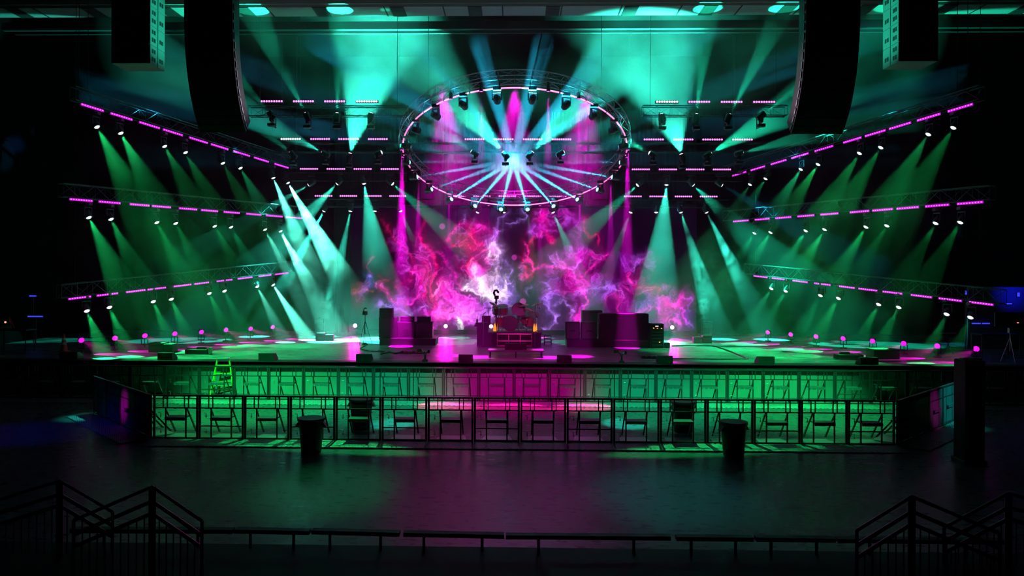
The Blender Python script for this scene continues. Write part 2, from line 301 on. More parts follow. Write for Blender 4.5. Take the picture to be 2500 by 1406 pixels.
# ---------------------------------------------------------------- moving heads
hb = MB().rbox((0, 0, 0), (.30, .26, .12), .02).box((0, -.133, 0), (.12, .01, .05)).mesh('base', HOUS)
yk = MB()
yk.rbox((0, 0, -.08), (.36, .10, .05), .015)
for s_ in (-1, 1): yk.rbox((s_*.165, 0, -.23), (.035, .11, .30), .012)
yk = yk.mesh('yoke', HOUS)
hd = MB().lathe([(.0, .20), (.08, .20), (.115, .16), (.125, .05), (.13, 0), (.135, -.10), (.13, -.17), (.105, -.17), (.10, -.15)], 20)
for k in range(4): hd.box((.128*math.cos(k*PI/2+.4), .128*math.sin(k*PI/2+.4), .04), (.03, .03, .16))
hd = hd.mesh('head', HOUS, True)
def lens_mesh(m): return MB().lathe([(1e-5, -.205), (.04, -.2), (.08, -.18), (.1, -.15), (.09, -.14)], 16).mesh('lens', m, True)
LENS = {'white': lens_mesh(mat('lens_white', (.5, .5, .5), .2, emit=(.8, 1, 1), es=2.2)),
        'dim': lens_mesh(mat('lens_dim', (.5, .5, .5), .2, emit=(.4, .9, 1), es=.8)),
        'cyan': lens_mesh(mat('lens_cyan', (.5, .5, .5), .2, emit=(.45, .9, 1), es=1.8))}
nbase = [0]
def head(lens, d, label, size, energy, col, group, lens_kind='white', blend=.35, floor_=False, scale=1.0, rad=.045):
    """one moving head: empty at its mounting point > base, yoke, head (> lens), with its bulb"""
    d = Vector(d).normalized(); lens = Vector(lens); piv = lens - d*.2*scale
    up = -1 if floor_ else 1
    t = thing('moving_head_light', label, 'stage light', piv+Vector((0, 0, up*.42*scale)), 0, group)
    pan = math.atan2(d.y, d.x)+PI/2
    S = Matrix.Scale(scale, 4); flip = Matrix.Rotation(PI, 4, 'X') if floor_ else Matrix.Identity(4)
    link('base', hb, t, M=Matrix.Translation((0, 0, -up*.03*scale)) @ flip @ S)
    yo = link('yoke', yk, t, M=Matrix.Translation((0, 0, -up*.085*scale)) @ Matrix.Rotation(pan, 4, 'Z') @ flip @ S)
    h = link('head', hd, t, M=Matrix.Translation((0, 0, -up*.42*scale)) @ d.to_track_quat('-Z', 'Y').to_matrix().to_4x4() @ S)
    link('lens', LENS[lens_kind], h)
    if energy: spot(t, lens+d*.06, d, size, energy, col, blend, rad)
    return t

# trusses ----------------------------------------------------------
def box_truss(name, label, a, b, h=.5, w=.4, step=.5, r=.022, m=TRUSS, group=None):
    a = Vector(a); b = Vector(b); t = thing(name, label, 'truss', a, 0, group); d = (b-a); L = d.length; d.normalize()
    side = Vector((-d.y, d.x, 0)).normalized()*w/2; up = Vector((0, 0, 1))*h/2
    ch = MB()
    cs = [(side+up), (side-up), (-side-up), (-side+up)]
    for c in cs: ch.tube(c, d*L+c, r, N=6)
    build(ch, 'chord', m, t)
    la = MB(); n = max(2, round(L/step))
    for i in range(n+1):
        p = d*(L*i/n)
        for k in range(4): la.tube(p+cs[k], p+cs[(k+1) % 4], r*.5, N=4, cap=False)
    for i in range(n):
        p = d*(L*i/n); q = d*(L*(i+1)/n)
        for k in range(4):
            u, v = (cs[k], cs[(k+1) % 4]) if i % 2 else (cs[(k+1) % 4], cs[k])
            la.tube(p+u, q+v, r*.5, N=4, cap=False)
    build(la, 'lattice', m, t)
    for q in (.06, .94):
        p = d*(L*q); o = build(MB().tube((0, 0, -.02), (0, 0, 16.495-a.z-p.z-h/2), .011, N=5), 'hoist_chain', SATIN, t); o.location = p+side+up
    return t
BAR_G = mat('led_strip_magenta', (.2, .0, .2), .4, emit=(.62, .005, .75), es=1.25)
DOT_G = mat('led_dot_pink', (.5, .2, .5), .4, emit=(1, .20, .95), es=2.6)
DOT_W = mat('led_dot_beam_white', (.5, .5, .5), .4, emit=(1, .72, .95), es=3)  # beam crossing in front of some bars put into a whiter dot
def led_bar(a, b, label, group, strip=True, nd=10, dot=DOT_G):
    a = Vector(a); b = Vector(b); c = (a+b)/2; d = (b-a); L = d.length; d.normalize()
    yv = Vector((-d.y, d.x, 0)).normalized();
    if yv.y < 0: yv = -yv
    zv = d.cross(yv)
    if zv.z < 0: zv = -zv
    t = thing('led_bar', label, 'light bar', c, 0, group)
    R = Matrix((d, yv, zv)).transposed()
    if R.determinant() < 0: R = Matrix((-d, yv, zv)).transposed()
    R4 = R.to_4x4()
    build(MB().box((0, .05, 0), (L+.04, .08, .11), R4), 'housing', HOUS, t)
    if strip: build(MB().box((0, .0, 0), (L, .03, .085), R4), 'led_strip', BAR_G, t)
    mb = MB()
    for i in range(nd): mb.lathe([(1e-4, -.035), (.014 if strip else .032, -.02), (.02 if strip else .042, 0)], 8, Matrix.Translation(R @ Vector((-L/2+L*(i+.5)/nd, -.012, 0))) @ R4 @ Matrix.Rotation(-PI/2, 4, 'X'))
    build(mb, 'diode_row', dot, t)
    return t

def on_plane(px, py, a, b):      # seen point on the upright plane through a and b
    d = ray(px, py); n = Vector((b.y-a.y, a.x-b.x, 0)); o = Vector((0, 0, CAMZ)); return o + d*((a-o).dot(n)/d.dot(n))
SIDE = [  # name, outer bar end, inner bar end, outer depth, inner depth, bars (x spans), heads
 ('upper left', (198, 254), (704, 410), 28.2, 38, [(198, 253), (270, 323), (340, 390), (398, 446), (462, 507), (515, 557), (570, 610), (620, 656), (670, 704)],
   [(238, 312), (296, 327), (403, 359), (454, 374), (545, 400), (588, 412), (668, 436), (704, 448)], 1),
 ('middle left', (170, 486), (740, 533), 28.2, 38.6, [(170, 226), (241, 294), (317, 365), (371, 417), (437, 481), (491, 532), (546, 585), (601, 638), (649, 690), (698, 738)],
   [(218, 533), (272, 537), (384, 545), (430, 547), (525, 554), (565, 556), (648, 562), (686, 566)], 1),
 ('lower left', (165, 730), (702, 666), 28.2, 38, [(167, 222), (236, 288), (308, 355), (360, 405), (424, 467), (474, 515), (529, 567), (580, 616), (630, 662), (672, 704)],
   [(213, 761), (268, 752), (375, 738), (419, 732), (512, 718), (549, 712), (629, 701), (668, 697)], 1),
 ('upper right', (2375, 254), (1786, 430), 27.6, 38.6, [(2314, 2375), (2239, 2296), (2171, 2224), (2112, 2162), (2059, 2103), (1989, 2034), (1932, 1974), (1882, 1920), (1833, 1868), (1788, 1822)],
   [(2326, 314), (2265, 330), (2149, 362), (2097, 376), (1996, 403), (1954, 415), (1868, 438), (1830, 452)], -1),
 ('middle right', (2400, 493), (1787, 541), 27.6, 38.6, [(2337, 2400), (2259, 2317), (2189, 2243), (2130, 2180), (2075, 2122), (2003, 2047), (1947, 1988), (1893, 1932), (1843, 1879), (1790, 1828)],
   [(2343, 545), (2283, 547), (2164, 553), (2113, 556), (2012, 562), (1966, 565), (1880, 569), (1841, 571)], -1),
 ('lower right', (2427, 744), (1840, 673), 27.6, 38, [(2366, 2425), (2292, 2348), (2224, 2275), (2155, 2203), (2096, 2142), (2044, 2087), (1988, 2028), (1935, 1972), (1885, 1920), (1840, 1874)],
   [(2368, 777), (2310, 769), (2193, 752), (2144, 745), (2046, 730), (2002, 723), (1917, 712), (1882, 706)], -1)]
EN = {  # lamp output of the eight heads of each side truss
 'upper left': [1, 1, .75, .7, .45, .5, 11, 24], 'middle left': [1.1, 1.0, .7, .45, .6, .8, 5, 20], 'lower left': [1.5, .9, .6, .6, .5, .5, 3, 26],
 'upper right': [.45, .8, .9, .9, .8, 1.2, .9, .9], 'middle right': [.35, .35, .55, 1.1, 1.3, 1, .9, .6], 'lower right': [.2, .35, .5, .7, .8, 1, 1, 1]}
for name, pa, pb, Ya, Yb, bars, heads_, sgn in SIDE:
    a = P(*pa, Ya); b = P(*pb, Yb)
    ra = a+Vector((0, .12, .32)); rb = b+Vector((0, .12, .32)); e = (rb-ra).normalized()*.4
    box_truss('lighting_truss', 'raked box truss with magenta light bars, %s one at the side of the stage' % name, ra-e, rb+e, h=.5, w=.35, step=.6, r=.02, group='side trusses')
    for i, (x0, x1) in enumerate(bars):
        if sgn < 0: x0, x1 = x1, x0
        ty = lambda x: pa[1]+(pb[1]-pa[1])*(x-pa[0])/(pb[0]-pa[0])
        led_bar(on_plane(x0, ty(x0), a, b), on_plane(x1, ty(x1), a, b), 'magenta light bar on the %s side truss, %s from its outer end' % (name, ORD[i]), 'light bars on the side trusses', nd=9)
    for i, (x, y) in enumerate(heads_):
        L = on_plane(x, y, a, b)
        drop = L.z-ST
        if name[0] == 'u': tx, ty_ = .60, -.16
        elif name[0] == 'm': tx, ty_ = .60, -.20
        else: tx, ty_ = .66, -.45
        tx *= 1 if sgn > 0 else 1.12
        d = Vector((sgn*tx, ty_, -1))
        if name == 'upper left' and i >= 6: d = Vector((.45 if i == 6 else .6, -.1, -1))
        if name == 'lower left' and i == 7: d = Vector((.75, -.3, -1))
        col = GREEN if i < 5 else (.012, 1, .35)
        e_ = EN[name][i]; bz = a.z+(b.z-a.z)*(L.y-a.y)/(b.y-a.y)
        hot = e_ > 1.4
        th = head(L, d, 'green moving head under the %s side truss, %s from its outer end' % (name, ORD[i]), 23 if e_ < 2 else 15, 4600*e_, col if e_ < 2 else (.12, 1, .7), 'moving heads under the side trusses')
        build(MB().path([(0, 0, -.02), (0, .17, .0), (0, .17, max(.05, bz+.10-th.location.z))], .016, 6), 'mounting_arm', SATIN, th)

# four trusses across the back, with light bars and heads
ROWS = [
 (31.0, 248, [(636, 691), (715, 767), (791, 843), (869, 922), (1601, 1656), (1680, 1734), (1759, 1813), (1838, 1893)], 'first'),
 (34.0, 340, [(685, 735), (757, 806), (825, 877), (898, 947), (1134, 1183), (1204, 1254), (1276, 1325), (1347, 1395), (1571, 1621), (1643, 1693), (1714, 1765), (1787, 1838)], 'second'),
 (37.0, 413, [(732, 777), (797, 843), (863, 908), (929, 974), (1542, 1587), (1608, 1653), (1674, 1720), (1740, 1785)], 'third'),
 (39.4, 479, [(768, 812), (829, 872), (890, 932), (950, 992), (1095, 1138), (1155, 1198), (1217, 1260), (1280, 1322), (1340, 1383), (1523, 1567), (1585, 1628), (1647, 1690), (1708, 1752)], 'fourth')]
for Y, py, spans, nm in ROWS:
    x0, x1 = spans[0][0]-30, spans[-1][1]+30
    rt = lambda x: py + (x-1255)*.0015
    a = P(x0, py, Y); b = P(x1, py, Y); zc = (a.z+b.z)/2
    if Y in (34.0, 39.4): box_truss('overhead_truss', 'straight overhead box truss running right across the stage, %s' % ('nearer the audience' if Y == 34 else 'the rearmost, just above the video wall'), (a.x, Y+.18, zc-.36), (b.x, Y+.18, zc-.36), h=.4, w=.35, step=.6, r=.02, m=SATIN)
    else:
        for sd, u0, u1 in (('left', x0, 990), ('right', 1525 if Y == 37 else 1570, x1)):
            box_truss('overhead_truss', 'short overhead box truss %s of the ring, %s' % (sd, 'highest and nearest the audience' if Y == 31 else 'lower one, third from the audience'), (P(u0, py, Y).x, Y+.18, zc-.36), (P(u1, py, Y).x, Y+.18, zc-.36), h=.4, w=.35, step=.6, r=.02, m=SATIN)
    for i, (s0, s1) in enumerate(spans):
        A = P(s0, rt(s0), Y); B = P(s1, rt(s1), Y); A.z = B.z = (A.z+B.z)/2
        led_bar(A, B, 'short magenta light bar on the %s overhead truss, %s from the left' % (nm, ORD[i]), 'light bars on the overhead trusses', strip=False, nd=9, dot=DOT_W if (Y, i) in ((31.0, 3), (31.0, 4), (34.0, 0)) else DOT_G)
def ang(deg, dy=0.0, up=False):     # direction in the upright plane: degrees clockwise-right from straight down (or up)
    t = math.radians(deg); return Vector((math.sin(t), dy, math.cos(t) if up else -math.cos(t)))
HEADS = [  # x, y, depth, degrees, shoots up?, cone, energy, colour, dy
 (655, 272, 31, -42, 1, 18, .7, TEAL), (745, 275, 31, -27, 1, 16, 2.6, TEAL), (823, 275, 31, 2, 1, 15, 3.8, TEAL), (907, 275, 31, 8, 1, 6, .2, TEAL),
 (1615, 277, 31, -8, 1, 6, .2, TEAL), (1701, 277, 31, 5, 1, 16, 2.4, TEAL), (1783, 278, 31, 26, 1, 14, 2.0, TEAL), (1868, 275, 31, 52, 1, 14, 1.2, TEAL),
 (707, 371, 34, -50, 1, 22, .5, TEAL), (785, 371, 34, -63, 1, 22, 3.2, TEALW), (855, 373, 34, 14, 1, 46, 13, TEALW), (933, 371, 34, 68, 1, 16, 1.6, TEAL),
 (1150, 368, 34, -58, 1, 24, 1.6, TEAL), (1227, 370, 34, -41, 1, 36, 11, TEALW), (1301, 370, 34, 43, 1, 36, 10, TEALW), (1378, 370, 34, 62, 1, 24, 1.6, TEAL),
 (1584, 372, 34, -64, 1, 24, 1.5, TEAL), (1663, 375, 34, -17, 1, 60, 8, TEALW), (1737, 373, 34, 60, 1, 26, 4.5, TEAL), (1815, 372, 34, 76, 1, 16, 1.8, TEAL),
 (752, 452, 37, -58, 0, 12, 2.5, TEALW), (822, 450, 37, -42, 0, 20, 4, TEALW), (889, 450, 37, 11, 0, 23, 7, TEALW), (960, 450, 37, 50, 0, 18, 2.0, TEAL),
 (1555, 453, 37, -48, 0, 19, 2.0, TEAL), (1627, 453, 37, -6, 0, 24, 6, TEALW), (1694, 453, 37, 45, 0, 22, 4.5, TEAL), (1764, 453, 37, 58, 0, 16, 1.5, CYAN),
 (790, 517, 39.4, -26, 0, 11, 11, TEALW), (855, 517, 39.4, -9, 0, 11, 7, TEALW), (915, 517, 39.4, 0, 0, 12, 1.2, TEAL), (979, 517, 39.4, 24, 0, 13, 1.5, TEAL),
 (1165, 520, 39.4, -24, 0, 13, .7, CYAN), (1230, 520, 39.4, -4, 0, 10, .4, CYAN), (1288, 520, 39.4, 7, 0, 11, .5, TEAL), (1351, 520, 39.4, 23, 0, 14, 2.2, TEALW),
 (1539, 520, 39.4, -22, 0, 13, 2.6, TEAL), (1602, 520, 39.4, -3, 0, 9, 2.6, TEALW), (1663, 520, 39.4, 15, 0, 14, 5, TEALW), (1726, 520, 39.4, 24, 0, 13, 8, TEALW)]
cnt = {}
for x, y, Y, dg, up, cone, en, col in HEADS:
    i = cnt.get(Y, 0); cnt[Y] = i+1
    nm = {31: 'first', 34: 'second', 37: 'third', 39.4: 'fourth'}[Y]
    th = head(P(x, y, Y-.55 if up else Y), ang(dg, -.05 if up else (-.12 if Y == 37 else -.18), bool(up)), 'moving head on the %s overhead truss shooting %s, %s from the left' % (nm, 'upward' if up else 'downward', ORD[i]), cone, 4600*en, col, 'moving heads on the overhead trusses', blend=.25 if cone < 30 else .5, floor_=bool(up))
    za = {31: P(1255, 248, 31).z, 34: P(1255, 340, 34).z, 37: P(1255, 413, 37).z, 39.4: P(1255, 479, 39.4).z}[Y]-.50-th.location.z; ya = Y+.005-th.location.y
    build(MB().path([(0, 0, 0), (0, ya, 0), (0, ya, za)] if up else [(0, 0, 0), (0, 0, .03), (0, ya, za)], .02, 6), 'mounting_arm', SATIN, th)

# ---------------------------------------------------------------- tilted ring truss
RC_ = P(1256, 377, 34.0); RR = 4.92; TL = math.radians(22)
ux = Vector((1, 0, 0)); uv = Vector((0, -math.cos(TL), math.sin(TL))); un = ux.cross(uv); un = un if un.z > 0 else -un
def rp(t, r=RR, h=0.0): return ux*math.cos(t)*r + uv*math.sin(t)*r + un*h
ring = thing('ring_truss', 'big tilted circular truss edged with glowing pink tubes over centre stage', 'truss', RC_)
mb = MB()
for r, h in ((RR-.1, .28), (RR+.25, .28), (RR-.1, .72), (RR+.25, .72)):
    mb.path([rp(2*PI*i/96, r, h) for i in range(96)], .024, 5, True)
build(mb, 'chord', mat('ring_truss_metal', (.35, .33, .36), .35, .6), ring)
mb = MB(); n = 48
for i in range(n):
    t = 2*PI*i/n; t2 = 2*PI*(i+1)/n
    c = [(RR-.1, .28), (RR+.25, .28), (RR+.25, .72), (RR-.1, .72)]
    for k in range(4):
        mb.tube(rp(t, *c[k]), rp(t, *c[(k+1) % 4]), .013, N=4, cap=False)
        u, v = (c[k], c[(k+1) % 4]) if i % 2 else (c[(k+1) % 4], c[k])
        mb.tube(rp(t, *u), rp(t2, *v), .013, N=4, cap=False)
build(mb, 'lattice', MAT['ring_truss_metal'], ring)
TUBE = mat('ring_led_tube', (.5, .2, .4), .4, emit=(1, .16, .55), es=1.5)
TUBEC = mat('ring_led_core', (.5, .2, .4), .4, emit=(1, .72, .86), es=2.2)
for k in range(26):
    mb = MB(); mc = MB(); ts = [2*PI*(k+.03+.94*j/6)/26 for j in range(7)]
    mb.path([rp(t, RR+.06, .0) for t in ts], .032, 6); s_ = build(mb, 'led_tube', TUBE, ring)
    for j in range(22):
        t = 2*PI*(k+.05+.9*j/21)/26; mc.box(rp(t, RR+.06, -.0)+Vector((0, -.03, 0)), (.022, .02, .022))
    build(mc, 'diode_row', TUBEC, s_)
mb = MB()
for k in range(26): mb.tube(rp(2*PI*k/26, RR+.06, 0), rp(2*PI*k/26, RR+.06, .28), .02, N=5)
build(mb, 'tube_bracket', SATIN, ring)
for k in range(4):
    t = PI/4+k*PI/2; p = RC_+rp(t, RR+.08, .75)
    c_ = MB().tube((0, 0, 0), (0, 0, (14.985 if p.y < 31.3 else 16.495)-p.z), .012, N=5); s_ = build(c_, 'hoist_chain', SATIN, ring, p-RC_)
CEN = P(1253, 392, 34.1)
NR = 22
for k in range(NR):
    t = 2*PI*(k+.5)/NR - PI/2
    L = RC_ + rp(t, RR-.25, -.12) + Vector((0, 0, -.25))
    d = (CEN-L).normalized()
    s = math.sin(t)             # -1 far and low, +1 near and high
    en = 3.2 if s < -.55 else (1.6 if s < -.25 else (.3 if s < .45 else .22))
    if .45 <= s < .8: en = .1
    head(L, d, 'cyan moving head hanging inside the ring truss, %s clockwise from its lowest point' % ORD[(-k-1) % NR], 4.2, 190000*en, CYAN, 'moving heads inside the ring', 'cyan' if s < .2 else 'dim', blend=.6, scale=1.05, rad=.03)
# magenta downlights clamped to the ring
pm = MB().lathe([(.0, .14), (.06, .14), (.075, .1), (.08, -.12), (.065, -.12), (.06, -.1)], 14).mesh('can', HOUS, True)
pl = MB().lathe([(1e-5, -.13), (.04, -.125), (.064, -.11)], 12).mesh('lens', mat('lens_magenta', (.3, .05, .3), .3, emit=(1, .05, .9), es=5), True)
DL = [(181, 4.2), (174, 3.0), (205, .8), (230, .5), (255, .4), (285, .4), (310, .5), (335, .8), (-1, 1.7), (6, 1.3), (60, .9), (75, 1.1), (105, .9), (120, .5)]
for i, (dg, en) in enumerate(DL):
    p = RC_+rp(math.radians(dg), RR+.12, .05)
    t = thing('ring_downlight', 'small magenta downlight clamped to the ring truss, %s of fourteen counted from its left end' % ORD[i], 'stage light', p, 0, 'magenta downlights on the ring')
    c_ = link('can', pm, t); link('lens', pl, c_)
    build(MB().box((0, .0, .2), (.05, .05, .14)), 'clamp', SATIN, t)
    spot(t, p-Vector((0, 0, .16)), (0, 0, -1), 7.5 if en > 2.9 else 8, 42000*en*(.8 if en > 2.9 else 1), MAG, .6, .03)

# ---------------------------------------------------------------- floor lamps
LB = mat('floor_lamp_glow', (.3, .0, .3), .4, emit=(.9, .01, .8), es=1.3)
FL_L = [(198, 830, 862), (280, 825, 855), (353, 819, 851), (426, 814, 845), (491, 810, 839), (551, 805, 834), (611, 802, 830), (665, 798, 826)]
FL_R = [(2384, 851, 883), (2289, 844, 873), (2207, 838, 866), (2131, 832, 858), (2059, 826, 851), (1993, 821, 846), (1931, 816, 839), (1875, 811, 834)]
fb = MB().rbox((0, 0, .03), (.22, .22, .06), .01).tube((0, 0, .05), (0, 0, .2), .02).mesh('base', SATIN)
fy = MB().box((0, 0, .19), (.30, .04, .03)).box((-.14, 0, .29), (.02, .04, .2)).box((.14, 0, .29), (.02, .04, .2)).mesh('yoke', SATIN)
fh = MB().lathe([(.0, -.1), (.09, -.1), (.115, -.05), (.12, .02), (.112, .03)], 18).mesh('head', HOUS, True)
fl = MB().lathe([(1e-5, .05), (.06, .045), (.108, .03), (.1, .02)], 18).mesh('lens', LB, True)
for side, lst, sg in (('left', FL_L, 1), ('right', FL_R, -1)):
    for i, (x, y, yb) in enumerate(lst):
        g = G(x, yb, ST); z = P(x, y, g.y).z; sc_ = 1.0
        t = thing('floor_lamp', 'round magenta lamp on the %s edge of the stage floor, %s from the audience' % (side, ORD[i]), 'stage light', g, 0, 'magenta lamps along the stage sides')
        link('base', fb, t); link('yoke', fy, t)
        zl = max(.3, z-ST)
        d = Vector((sg*.8, -.75, -.28)).normalized()
        if zl > .36:
            build(MB().tube((0, 0, .1), (0, 0, zl), .015), 'post', SATIN, t)
        M = Matrix.Translation((0, 0, zl)) @ d.to_track_quat('Z', 'Y').to_matrix().to_4x4()
        h = link('head', fh, t, M=M); link('lens', fl, h)
        spot(t, g+Vector((0, 0, zl))+d*.1, Vector((sg*.9, -.22, -.36)), 34, 900, (1, .0, .62), .3, .03)
# four bright lamps that look into the house
for i, (x, y, yb, lab) in enumerate([(867, 795, 815, 'beside the tripod, left of the guitar amps'), (1088, 797, 815, 'between the guitar amps and the drum riser'), (1199, 798, 812, 'beside the drum kit behind the keyboard stand'), (1641, 802, 818, 'right of the equipment rack')]):
    g = G(x, yb, ST); g = Vector((P(x, yb, min(g.y, 39.6)).x, min(g.y, 39.6), ST)); z = max(P(x, y, g.y).z, ST+.48)
    d = (Vector((0, 0, 3.9))-Vector((g.x, g.y, z))).normalized()
    t = head(Vector((g.x, g.y, z)), d, 'magenta head facing the house, %s' % lab, 30, 0, MAG, 'house-facing floor heads', floor_=True, scale=1.0)
    l = bpy.data.lights.new('glow', 'POINT')
    for c_ in t.children:
        for k in c_.children:
            if k.name.startswith('lens'): k.data = bpy.data.meshes.get('lens_hot') or (lambda q: q)(MB().lathe([(1e-5, -.205), (.04, -.2), (.08, -.18), (.1, -.15), (.09, -.14)], 16).mesh('lens_hot', mat('lens_hot_magenta', (.5, .3, .5), .2, emit=(1, .35, .85), es=9), True))
    bpy.data.lights.remove(l)
    spot(t, Vector((g.x, g.y, z))+d*.08, Vector((0, -1, -.16)), 34, 1500, (1, .0, .6), .8, .05)

# ---------------------------------------------------------------- barricades
PW = 1.22
def panel_meshes():
    H = 1.2; e = PW/2-.012; T = .028
    fr = MB()
    fr.box((-e+.02, 0, H/2), (.05, .05, H-.06)).box((e-.02, 0, H/2), (.05, .05, H-.06))
    fr.box((0, -.01, H-.015), (PW-.012, .07, .04)).box((0, 0, .06), (PW-.03, .05, .04))
    fr.box((0, 0, .86), (PW-.06, .03, .03))
    for s_ in (-1, 1):
        fr.box((s_*.34, 0, 1.02), (.025, .03, .30)).box((s_*.23, 0, 1.02), (.025, .03, .30))
        fr.box((s_*.27, 0, .46), (.035, .035, .78))
    frx = MB(); frx.box((0, 0, .38), (PW-.06, .03, .028))
    st = MB(); st.box((0, .10, .60), (.54, .34, .03)); st.box((0, -.075, .575), (.54, .012, .08))
    br = MB(); br.poly([(x, y, z) for x in (-.016, .016) for y, z in ((.02, .86), (.02, .82), (.60, .10), (.66, .10))], [(0, 1, 2, 3), (4, 7, 6, 5), (0, 4, 5, 1), (1, 5, 6, 2), (2, 6, 7, 3), (3, 7, 4, 0)])
    la = MB()
    la.path([(-.48, .03, 0), (-.42, .03, 0), (-.42, .03, -.13)], .009, 5); la.box((-.42, .03, -.09), (.04, .022, .018))
    fp = MB(); fp.poly([(x, y, z) for x in (-PW/2+.006, PW/2-.006) for y, z in ((-.78, .01), (-.78, .025), (-.05, .045), (-.05, .01))], [(0, 1, 2, 3), (4, 7, 6, 5), (0, 4, 5, 1), (1, 5, 6, 2), (2, 6, 7, 3), (3, 7, 4, 0)])
    bp = MB(); bp.poly([(-.42, .05, .012), (.42, .05, .012), (.34, .72, .012), (-.34, .72, .012), (-.42, .05, .05), (.42, .05, .05), (.34, .72, .03), (-.34, .72, .03)], [(0, 3, 2, 1), (4, 5, 6, 7), (0, 1, 5, 4), (1, 2, 6, 5), (2, 3, 7, 6), (3, 0, 4, 7)])
    rl = MB()
    rl.box((0, -.055, .12), (PW-.03, .012, .12))
    return dict(frame=fr.mesh('frame', FRAME), cross_rail=frx.mesh('cross_rail', FRAME), step=st.mesh('step', MAT['tread']), brace=br.mesh('brace', FRAME), latch=la.mesh('latch', ALU),
                foot_plate=fp.mesh('foot_plate', MAT['tread']), rear_plate=bp.mesh('rear_plate', ALU))
PMS = panel_meshes()
SHEET = MB().box((0, -.012, .47), (PW-.07, .006, .74)).box((0, -.012, 1.02), (PW-.07, .006, .28)).mesh('sheet', mat('barricade_sheet', (.12, .12, .12), .6))
def barricade(loc, rz, label, group, rail=False, sheet=False):
    t = thing('barricade_panel', label, 'crowd barrier', loc, rz, group)
    link('frame', PMS['frame'], t)
    if rail: link('cross_rail', PMS['cross_rail'], t)
    link('step', PMS['step'], t)
    for s_ in (-1, 1): link('brace', PMS['brace'], t, (s_*.29, 0, 0))
    link('latch', PMS['latch'], t, (0, 0, .72)); link('latch', PMS['latch'], t, (0, 0, .30)); link('foot_plate', PMS['foot_plate'], t); link('rear_plate', PMS['rear_plate'], t)
    if sheet: link('sheet', SHEET, t)
    return t
YF, YR = 20.0, 26.2
xl = P(374, 1020, YF).x; xr = P(2185, 1030, YF).x; nF = 16; pF = (xr-xl)/nF
for i in range(nF):
    barricade((xl+pF*(i+.5), YF, 0), 0, 'black steel crowd barricade panel in the front row, %s from the left' % ORD[i], 'front barricade row', rail=i in (1, 3, 5, 7, 9, 13, 15))
for sg, x0 in ((-1, xl), (1, xr)):
    for i in range(4):
        q = .72*PW*(i+.5)
        barricade((x0+sg*(q+.05), YF+q, 0), sg*PI/4, 'black barricade panel of the angled %s wing, %s from the front row' % ('left' if sg < 0 else 'right', ORD[i]), 'angled barricade wings', sheet=True)
nR = 30; x0 = P(1255, 950, YR).x-nR/2*PW
for i in range(nR):
    barricade((x0+PW*(i+.5), YR, 0), 0, 'black steel barricade panel in the rear row, %s from the left' % ORD[i], 'rear barricade row', rail=i in (6, 24))

# trash cans
def trash_can(loc, label, s=1.0, rz=0):
    t = thing('trash_can', label, 'trash can', loc, rz, 'black trash cans by the barricades')
    mb = MB(); mb.lathe([(.225*s, 0), (.235*s, .02), (.285*s, .66*s), (.29*s, .70*s), (.27*s, .70*s), (.262*s, .66*s), (.22*s, .05), (1e-4, .05)], 28); build(mb, 'body', PLASTIC, t, smooth=True)
    mb = MB(); mb.lathe([(.27*s, .80*s), (.318*s, .80*s), (.325*s, .775*s), (.318*s, .74*s), (.288*s, .70*s), (.272*s, .70*s)], 28); build(mb, 'rim', PLASTIC, t, smooth=True)
    for k in (0, 1):
        mb = MB(); x = (-1)**k
        mb.poly([(x*.29*s, -.09, .72*s), (x*.29*s, .09, .72*s), (x*.37*s, .07, .60*s), (x*.37*s, -.07, .60*s), (x*.29*s, -.09, .60*s), (x*.29*s, .09, .60*s)], [(0, 1, 2, 3), (3, 2, 5, 4), (0, 3, 4), (1, 5, 2)])
        build(mb, 'handle', PLASTIC, t)
    return t
def place_can(px, pytop, lab, Y, s=1.0, rz=0):
    p = P(px, pytop, Y); trash_can((p.x, Y, 0), lab, s, rz)
place_can(760, 1016, 'black plastic trash can in front of the front barricade, left of centre', 18.85, 1.06)
place_can(1791, 1026, 'black plastic trash can in front of the front barricade, right of centre', 18.85, 1.06, .3)
place_can(882, 986, 'black trash can standing in the pit behind the front barricade, left of centre', 21.6, 1.1)
place_can(1668, 992, 'black trash can standing in the pit behind the front barricade, right of centre', 21.6, 1.1, .4)

# A-frame ladder behind the rear barricade
LAD = mat('ladder_yellow_green', (.5, .75, .05), .5)
g = G(541, 968, 0); lt = thing('step_ladder', 'yellow-green folding step ladder standing between the rear barricade and the stage', 'ladder', (P(541, 940, 26.95).x, 27.1, 0), .25)
mb = MB()
for s_ in (-1, 1): mb.tube((s_*.42, -.34, 0), (s_*.2, 0, 1.34), .028, N=6)
for k in range(4): z = .28+k*.28; mb.box((0, -.34+z/1.34*.34, z), (.78-z/1.34*.40, .08, .03))
build(mb, 'front_frame', LAD, lt)
mb = MB()
for s_ in (-1, 1): mb.tube((s_*.4, .33, 0), (s_*.19, 0, 1.32), .022, N=6)
for z in (.35, .8): mb.box((0, .33-z/1.34*.33, z), (.74-z/1.34*.38, .03, .03))
build(mb, 'rear_frame', LAD, lt); build(MB().rbox((0, 0, 1.36), (.44, .2, .05), .01), 'top_cap', ALU, lt)

exec_later = []
